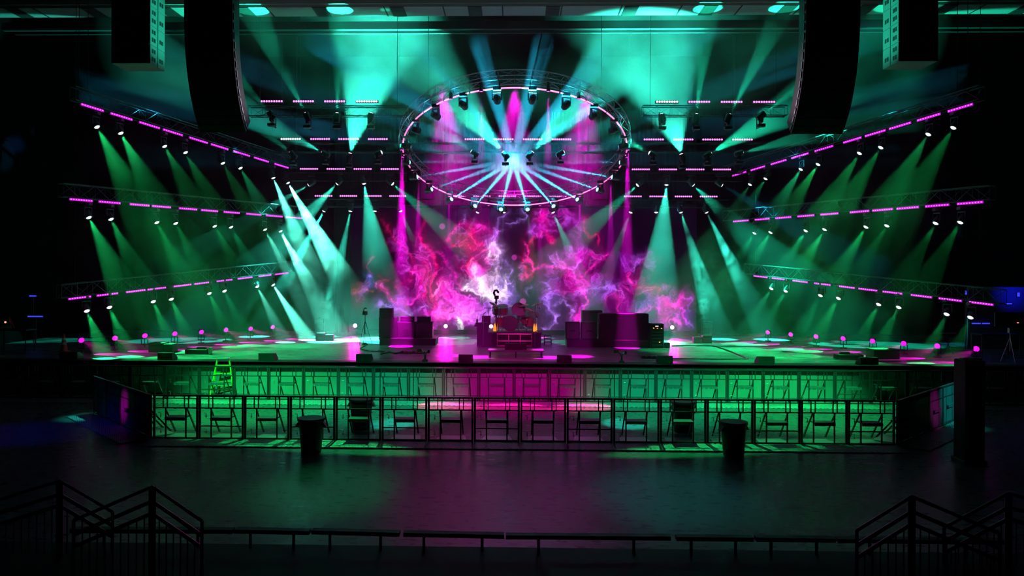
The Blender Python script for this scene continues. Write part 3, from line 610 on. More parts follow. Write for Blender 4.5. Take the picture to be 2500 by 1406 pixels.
# ---------------------------------------------------------------- gear on the stage
def stage_box(px0, px1, pyb, pyt, depth, z=ST, Y=None):
    """x range, base and top of a box seen face-on standing at level z: returns centre x, Y, width, height"""
    if Y is None: Y = G((px0+px1)/2, pyb, z).y
    a = P(px0, pyb, Y); b = P(px1, pyb, Y); t = P((px0+px1)/2, pyt, Y)
    return (a.x+b.x)/2, Y, b.x-a.x, t.z-z
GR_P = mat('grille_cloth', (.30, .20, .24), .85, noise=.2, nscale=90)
GR_D = mat('dark_grille', (.045, .03, .04), .85, noise=.4, nscale=90)
BADGE = mat('badge', (.02, .02, .02), .3); LOGO = mat('logo_silver', (.6, .6, .62), .3, .8)
def cabinet(px0, px1, pyt, label, z, Y, depth=.5, grille=GR_D, badge=True, name='speaker_cabinet'):
    cx, Y, wd, h = stage_box(px0, px1, 0, pyt, depth, z, Y)
    t = thing(name, label, 'amplifier', (cx, Y+depth/2, z), 0)
    build(MB().rbox((0, 0, h/2), (wd, depth, h), .02), 'shell', TOLEX, t)
    build(MB().box((0, -depth/2-.005, h/2), (wd-.08, .02, h-.09)), 'grille', grille, t)
    if badge: build(MB().rbox((0, -depth/2-.02, h*.5), (.24, .012, .07), .005), 'badge', BADGE, t)
    for s_ in (-1, 1): build(MB().box((s_*(wd/2+.004), 0, h*.6), (.012, .18, .05)), 'handle', PLASTIC, t)
    return t
def amp_head(px0, px1, pyt, label, z, Y, depth=.28, knobs=8):
    cx, Y, wd, h = stage_box(px0, px1, 0, pyt, depth, z, Y)
    t = thing('amplifier_head', label, 'amplifier', (cx, Y+depth/2, z), 0)
    build(MB().rbox((0, 0, h/2), (wd, depth, h), .015), 'shell', TOLEX, t)
    build(MB().box((0, -depth/2-.004, h*.36), (wd-.06, .012, h*.42)), 'faceplate', GR_D, t)
    for k in range(knobs):
        kb = build(MB().tube((-wd/2+.08+(wd-.16)*k/(knobs-1), -depth/2-.01, h*.36), (-wd/2+.08+(wd-.16)*k/(knobs-1), -depth/2-.035, h*.36), .012, N=8), 'knob', CHROME, t)
    build(MB().path([(-.1, 0, h), (-.08, 0, h+.03), (.08, 0, h+.03), (.1, 0, h)], .01), 'handle', PLASTIC, t)
    return t
def riser(px0, px1, pyb, pyt, label, depth):
    cx, Y, wd, h = stage_box(px0, px1, pyb, pyt, depth)
    t = thing('amp_riser', label, 'riser', (cx, Y+depth/2, ST), 0)
    build(MB().rbox((0, 0, h-.03), (wd, depth, .06), .01), 'deck', BLK, t)
    build(MB().box((0, 0, (h-.06)/2), (wd-.04, depth-.04, h-.06)), 'skirt', FABRIC, t)
    return cx, Y, wd, h
cx, Yr, wd, hr = riser(925, 1064, 843, 826, 'low black riser under the guitar amps left of the drums', 1.3)
zr = ST+hr+.001
t = cabinet(928, 972, 775, 'tall black road rack at the left end of the left amp riser', zr, Yr+.25, .6, GR_D, False, 'equipment_rack')
amp_head(929, 962, 753, 'black amplifier head on top of the tall rack on the left riser', P(0, 775, Yr+.25).z+.02, Yr+.3, .35)
cabinet(973, 1017, 786, 'dark guitar speaker cabinet with grille, left of the pair on the left riser', zr, Yr+.3)
cabinet(1018, 1059, 786, 'dark guitar speaker cabinet with grille, right of the pair on the left riser', zr, Yr+.3)
zc_ = P(1000, 786, Yr+.3).z+.003
amp_head(980, 1014, 773, 'small amplifier head on the left cabinet of the pair', zc_, Yr+.4)
amp_head(1021, 1054, 773, 'small amplifier head on the right cabinet of the pair', zc_, Yr+.4)
cx, Yq, wd, hq = riser(1384, 1592, 848, 830, 'long low black riser under the bass amps right of the drums', 1.5)
zq = ST+hq+.001
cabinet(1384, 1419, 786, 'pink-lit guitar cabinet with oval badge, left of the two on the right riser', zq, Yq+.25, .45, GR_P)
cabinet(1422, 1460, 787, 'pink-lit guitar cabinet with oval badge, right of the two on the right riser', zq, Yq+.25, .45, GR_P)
t = cabinet(1467, 1587, 766, 'huge black covered cabinet wall on the right riser', zq, Yq+.1, .8, FABRIC, False)
t = cabinet(1424, 1474, 758, 'black cloth-covered case standing behind the pink-lit cabinets', ST+.001, Yq+2.0, .6, FABRIC, False, 'covered_case')
# rack with indicator lamps
cx, Y, wd, h = stage_box(1589, 1621, 850, 791, .6)
rk = thing('equipment_rack', 'open equipment rack with coloured indicator lamps beside the big black cabinet', 'rack', (cx, Y+.3, ST))
build(MB().box((0, .02, h-.02), (wd, .6, .04)).box((0, .02, .03), (wd, .6, .06)).box((-wd/2+.02, .02, h/2), (.04, .6, h)).box((wd/2-.02, .02, h/2), (.04, .6, h)).box((0, .3, h/2), (wd, .02, h)), 'case', TOLEX, rk)
for k in range(6):
    u = build(MB().rbox((0, -.02, .14+k*(h-.2)/6), (wd-.1, .5, (h-.2)/6-.03), .006), 'rack_unit', GR_D if k < 5 else BADGE, rk)
for nm, c, x, z in (('amber', (1, .55, .1), -.2, .83), ('red', (1, .15, .05), 0, .82), ('orange', (1, .35, .1), .22, .82), ('white', (.9, .9, 1), -.03, .91), ('amber', (1, .6, .15), .12, .25)):
    build(MB().box((x*wd/.7, -.285, h*z), (.045 if nm != 'white' else .13, .02, .03)), 'indicator_lamp', mat('indicator_'+nm, (.1, .1, .1), .4, emit=c, es=2.5), rk)
def plain_case(px0, px1, pyb, pyt, label, depth=.4, name='equipment_case', m=TOLEX, latch=True, cat='case', group=None):
    cx, Y, wd, h = stage_box(px0, px1, pyb, pyt, depth)
    t = thing(name, label, cat, (cx, Y+depth/2, ST), 0, group)
    build(MB().rbox((0, 0, h*.36), (wd, depth, h*.72), .012), 'body', m, t)
    build(MB().rbox((0, 0, h*.87), (wd, depth, h*.25), .012), 'lid', m, t)
    if latch:
        for s_ in (-1, 1): build(MB().box((s_*wd*.28, -depth/2-.008, h*.73), (.06, .02, .06)), 'latch', SATIN, t)
        build(MB().path([(-.07, -depth/2-.005, h*.45), (-.06, -depth/2-.03, h*.42), (.06, -depth/2-.03, h*.42), (.07, -depth/2-.005, h*.45)], .008), 'handle', SATIN, t)
    return t
plain_case(1624, 1636, 850, 837, 'small black case at the foot of the equipment rack', .3)
plain_case(770, 792, 832, 813, 'black cube case below the left smoke machine, left of the two', .35)
plain_case(794, 813, 832, 817, 'smaller black cube case below the left smoke machine, right of the two', .3)
plain_case(1694, 1715, 838, 823, 'smaller black cube case at the right of the stage, left of the two', .3)
plain_case(1716, 1738, 838, 819, 'black cube case at the right of the stage, right of the two', .35)
plain_case(362, 397, 860, 837, 'wide black case on the left of the stage beside a magenta pool', .6)
plain_case(399, 421, 860, 840, 'lower black case at the right side of the wide case on the left', .5)
plain_case(2134, 2197, 876, 853, 'wide black case on the right of the stage near the lip', .7)

# floor monitors along the stage lip
MON = [(150, 194, 879), (389, 425, 882), (634, 673, 885), (871, 907, 888), (1120, 1154, 890), (1360, 1395, 891), (1605, 1641, 893), (1848, 1888, 896), (2097, 2140, 899), (2345, 2391, 903)]
for i, (a, b, yb) in enumerate(MON):
    A = P(a, yb, 27.75); B = P(b, yb, 27.75); wd = B.x-A.x; h = .26
    t = thing('floor_monitor', 'black wedge monitor speaker on the stage lip, %s from the left' % ORD[i], 'speaker', ((A.x+B.x)/2, 27.8, ST+.03), 0, 'monitors along the stage lip')
    build(MB().poly([(x, y, z) for x in (-wd/2, wd/2) for y, z in ((-.2, 0), (-.2, h), (-.02, h), (.25, .05), (.25, 0))], [(0, 1, 2, 3, 4), (9, 8, 7, 6, 5), (0, 5, 6, 1), (1, 6, 7, 2), (2, 7, 8, 3), (3, 8, 9, 4), (4, 9, 5, 0)]), 'shell', TOLEX, t)
    n_ = Vector((0, h-.05, .27)).normalized(); 
    build(MB().poly([(x, y, z) for x in (-wd/2+.04, wd/2-.04) for y, z in ((.015, h-.02), (.235, .075))], [(0, 1, 3, 2)]), 'grille', GR_D, t)
    build(MB().box((0, -.203, h*.6), (.14, .01, .05)), 'handle', PLASTIC, t)

# tripods and stands
def tripod(g, h, label, name='tripod', cat='tripod', spread=.34, m=SATIN):
    t = thing(name, label, cat, g)
    build(MB().tube((0, 0, .35*h), (0, 0, h), .018, N=6), 'centre_column', m, t)
    for k in range(3):
        q = k*2*PI/3+.5; build(MB().tube((0, 0, .8*h), (math.cos(q)*spread, math.sin(q)*spread, .01), .015, .01, N=6), 'leg', m, t)
    return t
def camera_on(t, h, s=1.0):
    c = build(MB().rbox((0, 0, h+.07), (.16*s, .2*s, .14*s), .015), 'camera_body', BLK, t)
    build(MB().tube((.0, -.1*s, h+.07), (0, -.22*s, h+.07), .055*s, N=12), 'camera_lens', PLASTIC, c)
    build(MB().path([(-.05, 0, h+.14), (-.07, 0, h+.22), (0, 0, h+.30), (.07, 0, h+.27)], .028), 'hood', BLK, t)
g = G(891, 842, ST); t = tripod(g, P(891, 768, g.y).z-ST, 'tall camera tripod with a small camera on top, left of the guitar amps'); t.children[0].name = 'centre_column'; camera_on(t, P(891, 768, g.y).z-ST, 1.2)
mb = MB(); 
build(MB().lathe([(.14, 0), (.12, .04), (.05, .10), (1e-4, .11)], 10), 'sandbag', FABRIC, t)
def mic_stand(px, pyb, pyt, label, boom=0.0):
    g = G(px, pyb, ST); h = P(px, pyt, g.y).z-ST; t = thing('microphone_stand', label, 'microphone stand', g)
    build(MB().lathe([(.14, 0), (.14, .02), (.03, .04), (1e-4, .045)], 16), 'base', SATIN, t)
    build(MB().tube((0, 0, .03), (0, 0, h-.08), .012, N=6), 'pole', ALU, t)
    c_ = MB().tube((0, 0, h-.08), (.10*(1 if boom >= 0 else -1), -.02, h), .014, .016, N=6); 
    if boom: c_.tube((0, 0, h-.08), (boom, 0, h+.05), .01, N=6)
    build(c_, 'microphone', BLK, t); return t
mic_stand(1180, 846, 762, 'slim silver microphone stand in front of the keyboard table left of the drums')
mic_stand(1306, 849, 806, 'short silver microphone stand before the right end of the drum riser')
# smoke machines on their stands
for px, x0, x1, lab, fl_ in ((780, 770, 792, 'left', 1), (1725, 1714, 1737, 'right', -1)):
    g = G(px, 812 if fl_ > 0 else 822, ST); t = thing('smoke_machine', 'smoke machine in a tall stand puffing haze at the %s of the stage' % lab, 'smoke machine', g)
    mb = MB(); hw = (P(x1, 800, g.y).x-P(x0, 800, g.y).x)/2; hh = P(px, 775 if fl_ > 0 else 784, g.y).z-ST
    for sx in (-1, 1):
        for sy in (-1, 1): mb.box((sx*(hw-.015), sy*.16, hh/2), (.03, .03, hh))
    for z in (.05, hh*.62, hh-.02): mb.box((0, -.16, z), (2*hw, .03, .03)).box((0, .16, z), (2*hw, .03, .03))
    build(mb, 'stand', TRUSS, t)
    build(MB().rbox((0, 0, hh*.62+.13), (2*hw-.06, .34, .22), .02), 'body', TOLEX, t)
    build(MB().lathe([(.05, hh*.62+.24), (.06, hh*.62+.32), (.045, hh*.62+.32)], 12), 'nozzle', CHROME, t)

# keyboard and pedalboards
def keyboard(px0, px1, pyb, label, side):
    cx, Y, wd, h = stage_box(px0, px1, pyb, pyb-16, .4); t = thing('keyboard', label, 'keyboard', (cx, Y+.2, ST), 0)
    build(MB().rbox((0, 0, .10), (wd, .36, .14), .02), 'body', BLK, t)
    mb = MB(); n = 21
    for k in range(n): mb.box((-wd/2+.06+(wd-.12)*(k+.5)/n, -.12, .175), ((wd-.12)/n*.85, .14, .014))
    build(mb, 'white_keys', mat('ivory', (.6, .6, .58), .4), t)
    for s_ in (-1, 1): build(MB().rbox((s_*(wd/2+.01), 0, .1), (.05, .38, .17), .01), 'end_cheek', FABRIC, t)
    build(MB().rbox((side*.1, .1, .22), (.36, .14, .10), .01), 'control_panel', BLK, t)
    for k in range(4): build(MB().tube((-.3+k*.16, .12, .17), (-.3+k*.16, .12, .24), .012, N=8), 'knob', CHROME, t)
keyboard(453, 505, 865, 'black keyboard lying on the left of the stage floor', 1)
keyboard(2047, 2107, 878, 'black keyboard with light keys lying on the right of the stage floor', -1)
g = G(514, 866, ST); t = thing('plastic_cup', 'pale green plastic cup beside the left keyboard', 'cup', g); build(MB().lathe([(.06, 0), (.085, .28), (.078, .28), (.055, .02), (1e-4, .02)], 16), 'cup_wall', mat('cup_green', (.4, .7, .45), .4), t); build(MB().lathe([(.088, .275), (.092, .29), (.088, .3)], 16), 'rim', mat('cup_green', (.4, .7, .45)), t)
def pedalboard(px, py, wd, label, n=5, cols=((.05, .05, .05), (.5, .06, .1), (.3, .3, .32))):
    g = G(px, py, ST); t = thing('pedalboard', label, 'pedalboard', g)
    build(MB().box((0, 0, .02), (wd, .35, .03)), 'board', SATIN, t)
    for k in range(n):
        p = build(MB().rbox((-wd/2+wd*(k+.5)/n, 0, .065), (wd/n*.7, .22, .055), .008), 'pedal', mat('pedal_%d' % (k % 3), cols[k % 3], .4), t)
        build(MB().tube((-wd/2+wd*(k+.5)/n, -.05, .09), (-wd/2+wd*(k+.5)/n, -.05, .115), .015, N=8), 'footswitch', CHROME, p)
    return t
pedalboard(1006, 862, .95, 'pedalboard with a row of effects pedals in front of the left amp riser', 6)
pedalboard(1590, 874, .8, 'small reddish pedalboard near the lip, right of centre', 4)
def cable(pts, r, label, m=BLK):
    P3 = [G(x, y, ST)+Vector((0, 0, r)) for x, y in pts]; Q = []
    for i in range(len(P3)-1):
        for k in range(6):
            t = k/6; p0 = P3[max(i-1, 0)]; p1 = P3[i]; p2 = P3[i+1]; p3 = P3[min(i+2, len(P3)-1)]
            Q.append(.5*((2*p1)+(-p0+p2)*t+(2*p0-5*p1+4*p2-p3)*t*t+(-p0+3*p1-3*p2+p3)*t*t*t))
    Q.append(P3[-1]); mb = MB().path(Q, r, 6); o = build(mb, 'cable', m); tag(o, label, 'cable')
cable([(1640, 845), (1700, 844), (1737, 845), (1775, 856), (1800, 866), (1826, 877)], .025, 'black cable slanting across the right of the stage to the lip')
cable([(1826, 877), (1760, 878), (1700, 877), (1620, 876)], .02, 'black cable running along the stage lip from the reddish pedalboard')
cable([(1700, 845), (1800, 846), (1900, 846), (2000, 848)], .02, 'thin black cable lying straight across the right of the stage')
cable([(925, 858), (940, 862), (930, 866), (950, 861), (965, 864), (985, 860)], .03, 'tangled black cable beside the left pedalboard')
cable([(893, 845), (880, 852), (905, 858), (925, 858)], .02, 'black cable trailing from the camera tripod')
# small robotic cameras on the lip
for px, lab in ((1037, 'left of centre'), (1518, 'right of centre')):
    p = P(px, 889, 27.7); t = thing('robot_camera', 'small chrome and black robotic camera on the stage lip, %s' % lab, 'camera', (p.x, 27.78, ST+.03))
    build(MB().lathe([(.11, 0), (.10, .05), (.05, .08)], 14), 'base', BLK, t)
    build(MB().tube((0, 0, .07), (0, 0, .26), .05, .04, N=10), 'column', CHROME, t)
    build(MB().sphere((0, 0, .29), .07), 'joint', CHROME, t)
    build(MB().tube((0, 0, .29), (-.16, 0, .38), .03, N=8).tube((0, 0, .29), (.12, 0, .34), .03, N=8), 'arm', CHROME, t)
    build(MB().rbox((-.2, 0, .40), (.18, .14, .11), .015), 'camera_body', BLK, t); build(MB().rbox((.14, 0, .36), (.09, .12, .12), .015), 'motor', SATIN, t)

# drum riser
cx, YD, wd, h = stage_box(1190, 1322, 847, 812, 2.2)
dr = thing('drum_riser', 'square black drum riser with a glowing pink outlined front', 'riser', (cx, YD+1.1, ST))
build(MB().rbox((0, 0, h-.04), (wd, 2.2, .08), .01), 'deck', BLK, dr); build(MB().box((0, .02, (h-.08)/2), (wd-.03, 2.12, h-.08)), 'skirt', FABRIC, dr)
GP = mat('pink_glow_colour', (.85, .25, .6), .5)  # pink glow of the LED frame put into plain base colour, no emission
mb = MB(); fx0 = P(1214, 830, YD).x-cx; fx1 = P(1298, 830, YD).x-cx; xs = [fx0, fx0+(fx1-fx0)*.333, fx0+(fx1-fx0)*.666, fx1]
for z in (h-.06, h*.42, .05): mb.box(((fx0+fx1)/2, -1.12, z), (fx1-fx0+.04, .03, .06))
for x in xs: mb.box((x, -1.12, h/2), (.03, .03, h-.1))
build(mb, 'front_grid', GP, dr)
DZ = ST+h
# stairs at the right of the riser
cx2, Y2, w2, h2 = stage_box(1330, 1347, 843, 820, .6)
t = thing('riser_stairs', 'small black stair block beside the right end of the drum riser', 'stairs', (cx2, Y2+.3, ST))
for k in range(3): build(MB().box((-.08*0, .05+.2*k, h2*(k+1)/3-.02), (w2, .24, .04)), 'tread', GP if k < 2 else BLK, t)
for s_ in (-1, 1): build(MB().poly([(s_*w2/2+dx, y, z) for dx in (-.012, .012) for y, z in ((-.07, 0), (-.07, h2/3-.04), (.13, h2*2/3-.04), (.33, h2-.04), (.57, h2-.04), (.57, 0))], [(0, 1, 2, 3, 4, 5), (11, 10, 9, 8, 7, 6)]+[(i, (i+1) % 6, 6+(i+1) % 6, 6+i) for i in range(6)]), 'side', BLK, t)
# low table in front with a wedge on it
cx3, Y3, w3, h3 = stage_box(1191, 1328, 874, 855, .8)
t = thing('low_platform', 'low black table-like platform in front of the drum riser', 'platform', (cx3, Y3+.4, ST))
build(MB().rbox((0, 0, h3-.03), (w3, .8, .05), .01), 'top', mat('platform_top', (.12, .12, .13), .35), t)
for sx in (-1, 0, 1):
    for sy in (-1, 1): build(MB().tube((sx*(w3/2-.08), sy*.34, 0), (sx*(w3/2-.08), sy*.34, h3-.05), .025, N=6), 'leg', SATIN, t)
t = thing('wedge_monitor', 'black wedge monitor lying on the low platform before the drums', 'speaker', (P(1259, 850, Y3+.3).x, Y3+.35, ST+h3))
build(MB().poly([(x, y, z) for x in (-.42, .42) for y, z in ((-.2, 0), (-.2, .24), (0, .26), (.22, .06), (.22, 0))], [(0, 1, 2, 3, 4), (9, 8, 7, 6, 5), (0, 5, 6, 1), (1, 6, 7, 2), (2, 7, 8, 3), (3, 8, 9, 4), (4, 9, 5, 0)]), 'shell', TOLEX, t)
build(MB().box((0, -.203, .13), (.16, .01, .05)), 'handle', PLASTIC, t)
# drum kit
DSH = mat('drum_shell_wine', (.25, .02, .08), .25); DHD = mat('drum_head_pink', (.6, .35, .5), .5); BRASS = mat('cymbal_bronze', (.55, .25, .22), .3, .8)
def on_riser(px, py, dY): return P(px, py, YD+dY)
def drum(px, py, dY, dia, depth, tilt, label, name='tom_drum', rx=None):
    p = on_riser(px, py, dY); t = thing(name, label, 'drum', p, 0); M = Matrix.Rotation(tilt, 4, 'X')
    build(MB().lathe([(dia/2, -depth/2), (dia/2, depth/2)], 24, M), 'shell', DSH, t, smooth=True)
    for s_ in (-1, 1):
        build(MB().lathe([(dia/2+.004, s_*depth/2-.015), (dia/2+.014, s_*depth/2-.015), (dia/2+.014, s_*depth/2+.015), (dia/2+.004, s_*depth/2+.015)], 24, M), 'hoop', CHROME, t)
        build(MB().lathe([(1e-4, s_*depth/2+.004), (dia/2, s_*depth/2+.002)], 24, M), 'drum_head', DHD, t)
    for k in range(6):
        q = k*PI/3; build(MB().box((0, 0, 0), (.02, .02, depth*.5), M @ Matrix.Translation((math.cos(q)*(dia/2+.012), math.sin(q)*(dia/2+.012), 0))), 'lug', CHROME, t)
    return t
t = drum(1246, 797, .55, .68, .45, PI/2-.05, 'big kick drum with a pink front head on the drum riser', 'kick_drum'); t.location.z = DZ+.37
p = t.location
for s_ in (-1, 1): build(MB().tube((s_*.3, -.12, -.15), (s_*.42, -.22, -.365), .014, N=6), 'spur', CHROME, t)
drum(1228, 756, .8, .42, .34, .45, 'wine red tom drum high at the left of the kit')
drum(1212, 757, 1.1, .36, .3, .5, 'small tom drum beside the tall ornament at the far left of the kit')
t = drum(1266, 757, 1.25, .62, .62, PI/2-.1, 'large horizontal gong drum above the middle of the kit', 'gong_drum')
drum(1238, 780, .7, .34, .22, .5, 'shallow rack tom above the left of the kick drum')
drum(1258, 780, .7, .36, .24, .5, 'shallow rack tom above the right of the kick drum')
drum(1282, 781, .75, .36, .26, .45, 'rack tom at the right of the kit')
for px, dY, lab in ((1222, .9, 'left'), (1292, .9, 'right')):
    p = on_riser(px, 800, dY); t = drum(px, 795, dY, .46, .42, 0, 'floor tom on three legs at the %s end of the kit' % lab, 'floor_tom'); t.location.z = DZ+.42
    for k in range(3): q = k*2*PI/3; build(MB().tube((math.cos(q)*.25, math.sin(q)*.25, .1), (math.cos(q)*.27, math.sin(q)*.27, -.42), .01, N=5), 'leg', CHROME, t)
CYMB = [(1206, 742, .9, .46, (.2, .5), 'leftmost'), (1229, 743, 1.0, .5, (.1, .12), 'second from the left'), (1255, 746, 1.3, .5, (.1, -.05), 'third from the left'), (1276, 744, 1.0, .55, (.15, -.1), 'fourth from the left'), (1311, 742, .9, .56, (.1, -.28), 'highest at the right'), (1290, 756, .8, .46, (.3, .3), 'low at the right'), (1305, 765, .7, .44, (.5, .2), 'lowest at the far right')]
for px, py, dY, dia, (tx, ty), lab in CYMB:
    p = on_riser(px, py, dY); t = thing('cymbal', 'bronze cymbal on a chrome stand in the drum kit, %s' % lab, 'cymbal', (p.x, p.y, DZ)); zc2 = p.z-DZ
    M = Matrix.Translation((0, 0, zc2)) @ Euler((tx, ty, 0)).to_matrix().to_4x4()
    build(MB().lathe([(1e-4, .03), (.04, .022), (.07, .008), (dia/2, -.02), (dia/2, -.024), (.07, .003)], 24, M), 'plate', BRASS, t, smooth=True)
    build(MB().tube((0, 0, .25), (0, 0, zc2-.01), .012, N=6), 'pole', CHROME, t)
    for k in range(3): q = k*2*PI/3+.4; build(MB().tube((0, 0, .4), (math.cos(q)*.25, math.sin(q)*.25, .01), .009, N=5), 'leg', CHROME, t)
# hardware rack bar
t = thing('drum_rack', 'chrome drum rack bar with clamps spanning the kit', 'drum rack', (P(1258, 800, YD+.75).x, YD+.75, DZ))
w5 = P(1300, 800, YD+.75).x-P(1258, 800, YD+.75).x; z5 = P(1258, 772, YD+.75).z-DZ
build(MB().tube((-w5, 0, z5), (w5, 0, z5), .022, N=8), 'bar', CHROME, t)
for s_ in (-1, 1): build(MB().tube((s_*w5, 0, 0), (s_*w5, 0, z5+.25), .02, N=8), 'post', CHROME, t)
for k in range(7): build(MB().box((-w5+2*w5*(k+.5)/7, 0, z5), (.05, .07, .07)), 'clamp', CHROME, t)
random.seed(4)
t = thing('percussion_cluster', 'bunch of small shiny bells and chimes hanging at the right of the drum kit', 'percussion', (P(1307, 790, YD+.6).x, YD+.6, DZ))
build(MB().tube((0, 0, 0), (0, 0, 1.2), .015), 'pole', CHROME, t)
for k in range(14):
    q = random.uniform(0, 2*PI); z = random.uniform(.62, 1.16); r = random.uniform(.08, .24)
    build(MB().lathe([(.008, .03), (.02, .02), (.036, -.03), (.03, -.03)], 10, Matrix.Translation((math.cos(q)*r, math.sin(q)*r*.6, z))).tube((0, 0, z+.05), (math.cos(q)*r, math.sin(q)*r*.6, z+.03), .004, N=4), 'bell', CHROME, t)
# tall ornament with a hooked head left of kit
g = P(1211, 812, YD+1.2); hh = P(1211, 716, YD+1.2).z-DZ
t = thing('ornament_stand', 'tall dark stand topped with a hooked ornament behind the left of the drum kit', 'stand', (g.x, YD+1.2, DZ))
build(MB().tube((0, 0, 0), (0, 0, hh-.25), .04, N=8), 'pole', BLK, t)
mb = MB()
for k in range(8): mb.sphere((random.uniform(-.03, .03), 0, hh-.3-k*.13), .055, 6)
build(mb, 'bead_string', BLK, t); build(MB().rbox((.02, 0, hh-.18), (.20, .16, .16), .02), 'block', BLK, t)
build(MB().path([(-.06, 0, hh-.1), (-.11, 0, hh+.02), (-.06, 0, hh+.13), (.03, 0, hh+.14), (.09, 0, hh+.06), (.08, 0, hh+.01)], .05, 8), 'hook', BLK, t)
# orange candle-like lamps
OR = mat('amber_glow', (.6, .3, .05), .4, emit=(1, .32, .02), es=1.1)
for px, lab in ((1208, 'left'), (1304, 'right, left of the pair'), (1309, 'right, right of the pair')):
    p = on_riser(px, 812, .35); t = thing('amber_lamp', 'glowing amber cone lamp on the drum riser at the %s' % lab, 'lamp', (p.x, YD+.35, DZ))
    hh = P(px, 790, YD+.35).z-DZ; s_ = 1 if px < 1300 else .6
    build(MB().lathe([(.075*s_, .03), (.07*s_, .2), (.04*s_, hh*.8), (.015*s_, hh)], 12), 'shade', OR, t); build(MB().lathe([(.08*s_, 0), (.08*s_, .03)], 12), 'foot', SATIN, t)
# keyboard table at left of riser
cx, Y, wd, h = stage_box(1164, 1191, 845, 796, .8)
t = thing('instrument_table', 'black draped table of instruments at the left of the drum riser', 'table', (cx, Y+.4, ST))
build(MB().box((0, 0, h/2-.02), (wd, .7, h-.04)), 'drape', FABRIC, t); build(MB().rbox((-.04, 0, h), (wd+.16, .8, .06), .01), 'top', BLK, t)
t2 = thing('synthesizer', 'small keyboard instrument with pink-lit keys on the draped table', 'keyboard', (cx-.02, Y+.3, ST+h+.03)); build(MB().rbox((0, 0, .06), (wd+.1, .35, .10), .01), 'body', BLK, t2); build(MB().box((0, -.08, .115), (wd, .14, .012)), 'white_keys', MAT['ivory'], t2)
t2 = thing('drum_machine', 'stack of small boxes with knobs at the back of the draped table', 'instrument', (cx+.15, Y+.62, ST+h+.03)); build(MB().rbox((0, 0, .2), (.4, .2, .4), .02), 'body', DSH, t2)
for k in range(4): build(MB().tube((-.12+k*.08, -.1, .28), (-.12+k*.08, -.13, .28), .015, N=8), 'knob', CHROME, t2)
t2 = thing('bottle', 'dark bottle standing at the left corner of the draped table', 'bottle', (cx-wd/2-.02, Y+.6, ST+h+.03)); build(MB().lathe([(.04, 0), (.042, .2), (.015, .28), (.015, .34)], 14), 'bottle_body', BLK, t2); build(MB().lathe([(.018, .34), (.018, .37)], 10), 'cap', SATIN, t2)
# music stand
p = on_riser(1193, 800, 2.4); t = thing('music_stand', 'thin black music stand behind the left of the drum riser', 'stand', (p.x, p.y, ST)); hh = P(1193, 752, p.y).z-ST
build(MB().tube((0, 0, .2), (0, 0, hh), .012, N=6), 'pole', BLK, t); build(MB().box((0, 0, hh), (.42, .04, .03)), 'tray', BLK, t)
for k in range(3): q = k*2*PI/3; build(MB().tube((0, 0, .4), (math.cos(q)*.25, math.sin(q)*.25, 0.01), .008, N=5), 'leg', BLK, t)

# stage edges: cone, screen, stands
g = G(156, 858, ST); t = thing('traffic_cone', 'red and white striped traffic cone at the left edge of the stage', 'cone', g)
hh = P(156, 815, g.y).z-ST; RED = mat('cone_red', (.75, .05, .03), .5, noise=.15, nscale=9); WHT = mat('cone_white', (.75, .75, .75), .4)
build(MB().rbox((0, 0, .02), (.36, .36, .04), .01), 'base', RED, t)
for k, (a, b) in enumerate(((.04, .4), (.4, .55), (.55, .64), (.64, .78), (.78, 1))):
    r = lambda q: .13*(1-q)+.03; build(MB().lathe([(r(a), hh*a), (r(b), hh*b)], 16), 'white_band' if k in (1, 3) else 'red_band', WHT if k in (1, 3) else RED, t)
# monitor screen and desk at the right wing
Yw = 30.0
a = P(2428, 762, Yw); b = P(2498, 797, Yw)
t = thing('monitor_screen', 'thin-edged dark flat screen raised above the desk at the far right', 'screen', ((a.x+b.x)/2, Yw, ST)); wd = b.x-a.x; z0, z1 = P(2460, 797, Yw).z-ST, P(2460, 762, Yw).z-ST
build(MB().rbox((0, 0, (z0+z1)/2), (wd, .06, z1-z0), .01), 'bezel', mat('bezel_grey', (.12, .12, .13), .3), t); build(MB().box((0, -.034, (z0+z1)/2), (wd-.05, .01, z1-z0-.05)), 'panel', BLK, t)
build(MB().tube((0, .05, 0), (0, .05, z0+.1), .03), 'stand', SATIN, t)
build(MB().box((.32, -.045, z0+.15), (.06, .01, .03)), 'standby_lamp', mat('red_lamp', (.2, 0, 0), .4, emit=(1, .2, .1), es=3), t)
a = P(2400, 818, Yw); b = P(2500, 818, Yw)
t = thing('production_desk', 'dark production desk at the far right of the stage', 'desk', ((a.x+b.x)/2, Yw+.5, ST)); hz = P(2440, 818, Yw).z-ST; wd = b.x-a.x
build(MB().box((0, 0, hz), (wd, .8, .05)), 'top', SATIN, t)
for sx in (-1, 1):
    for sy in (-1, 1): build(MB().tube((sx*(wd/2-.06), sy*.34, 0), (sx*(wd/2-.06), sy*.34, hz), .025, N=6), 'leg', TRUSS, t)
a = G(2466, 884, ST); t = tripod(a, P(2466, 808, a.y).z-ST, 'silver lighting tripod at the right end of the stage near the lip', 'light_stand', 'stand', .3, ALU)
build(MB().rbox((0, 0, P(2466, 808, a.y).z-ST+.02), (.14, .12, .2), .02), 'clamp_head', ALU, t)
a = G(2376, 884, ST); t = thing('boom_stand', 'microphone boom stand arching over at the right edge of the stage', 'microphone stand', a)
hb_ = P(2376, 846, a.y).z-ST
build(MB().tube((0, 0, .02), (0, 0, hb_), .012), 'pole', SATIN, t); build(MB().path([(0, 0, hb_), (.12, 0, hb_+.12), (.3, 0, hb_+.2), (.46, 0, hb_+.17)], .012), 'boom', ALU, t); build(MB().lathe([(.13, 0), (.13, .02), (.02, .03)], 12), 'base', SATIN, t)
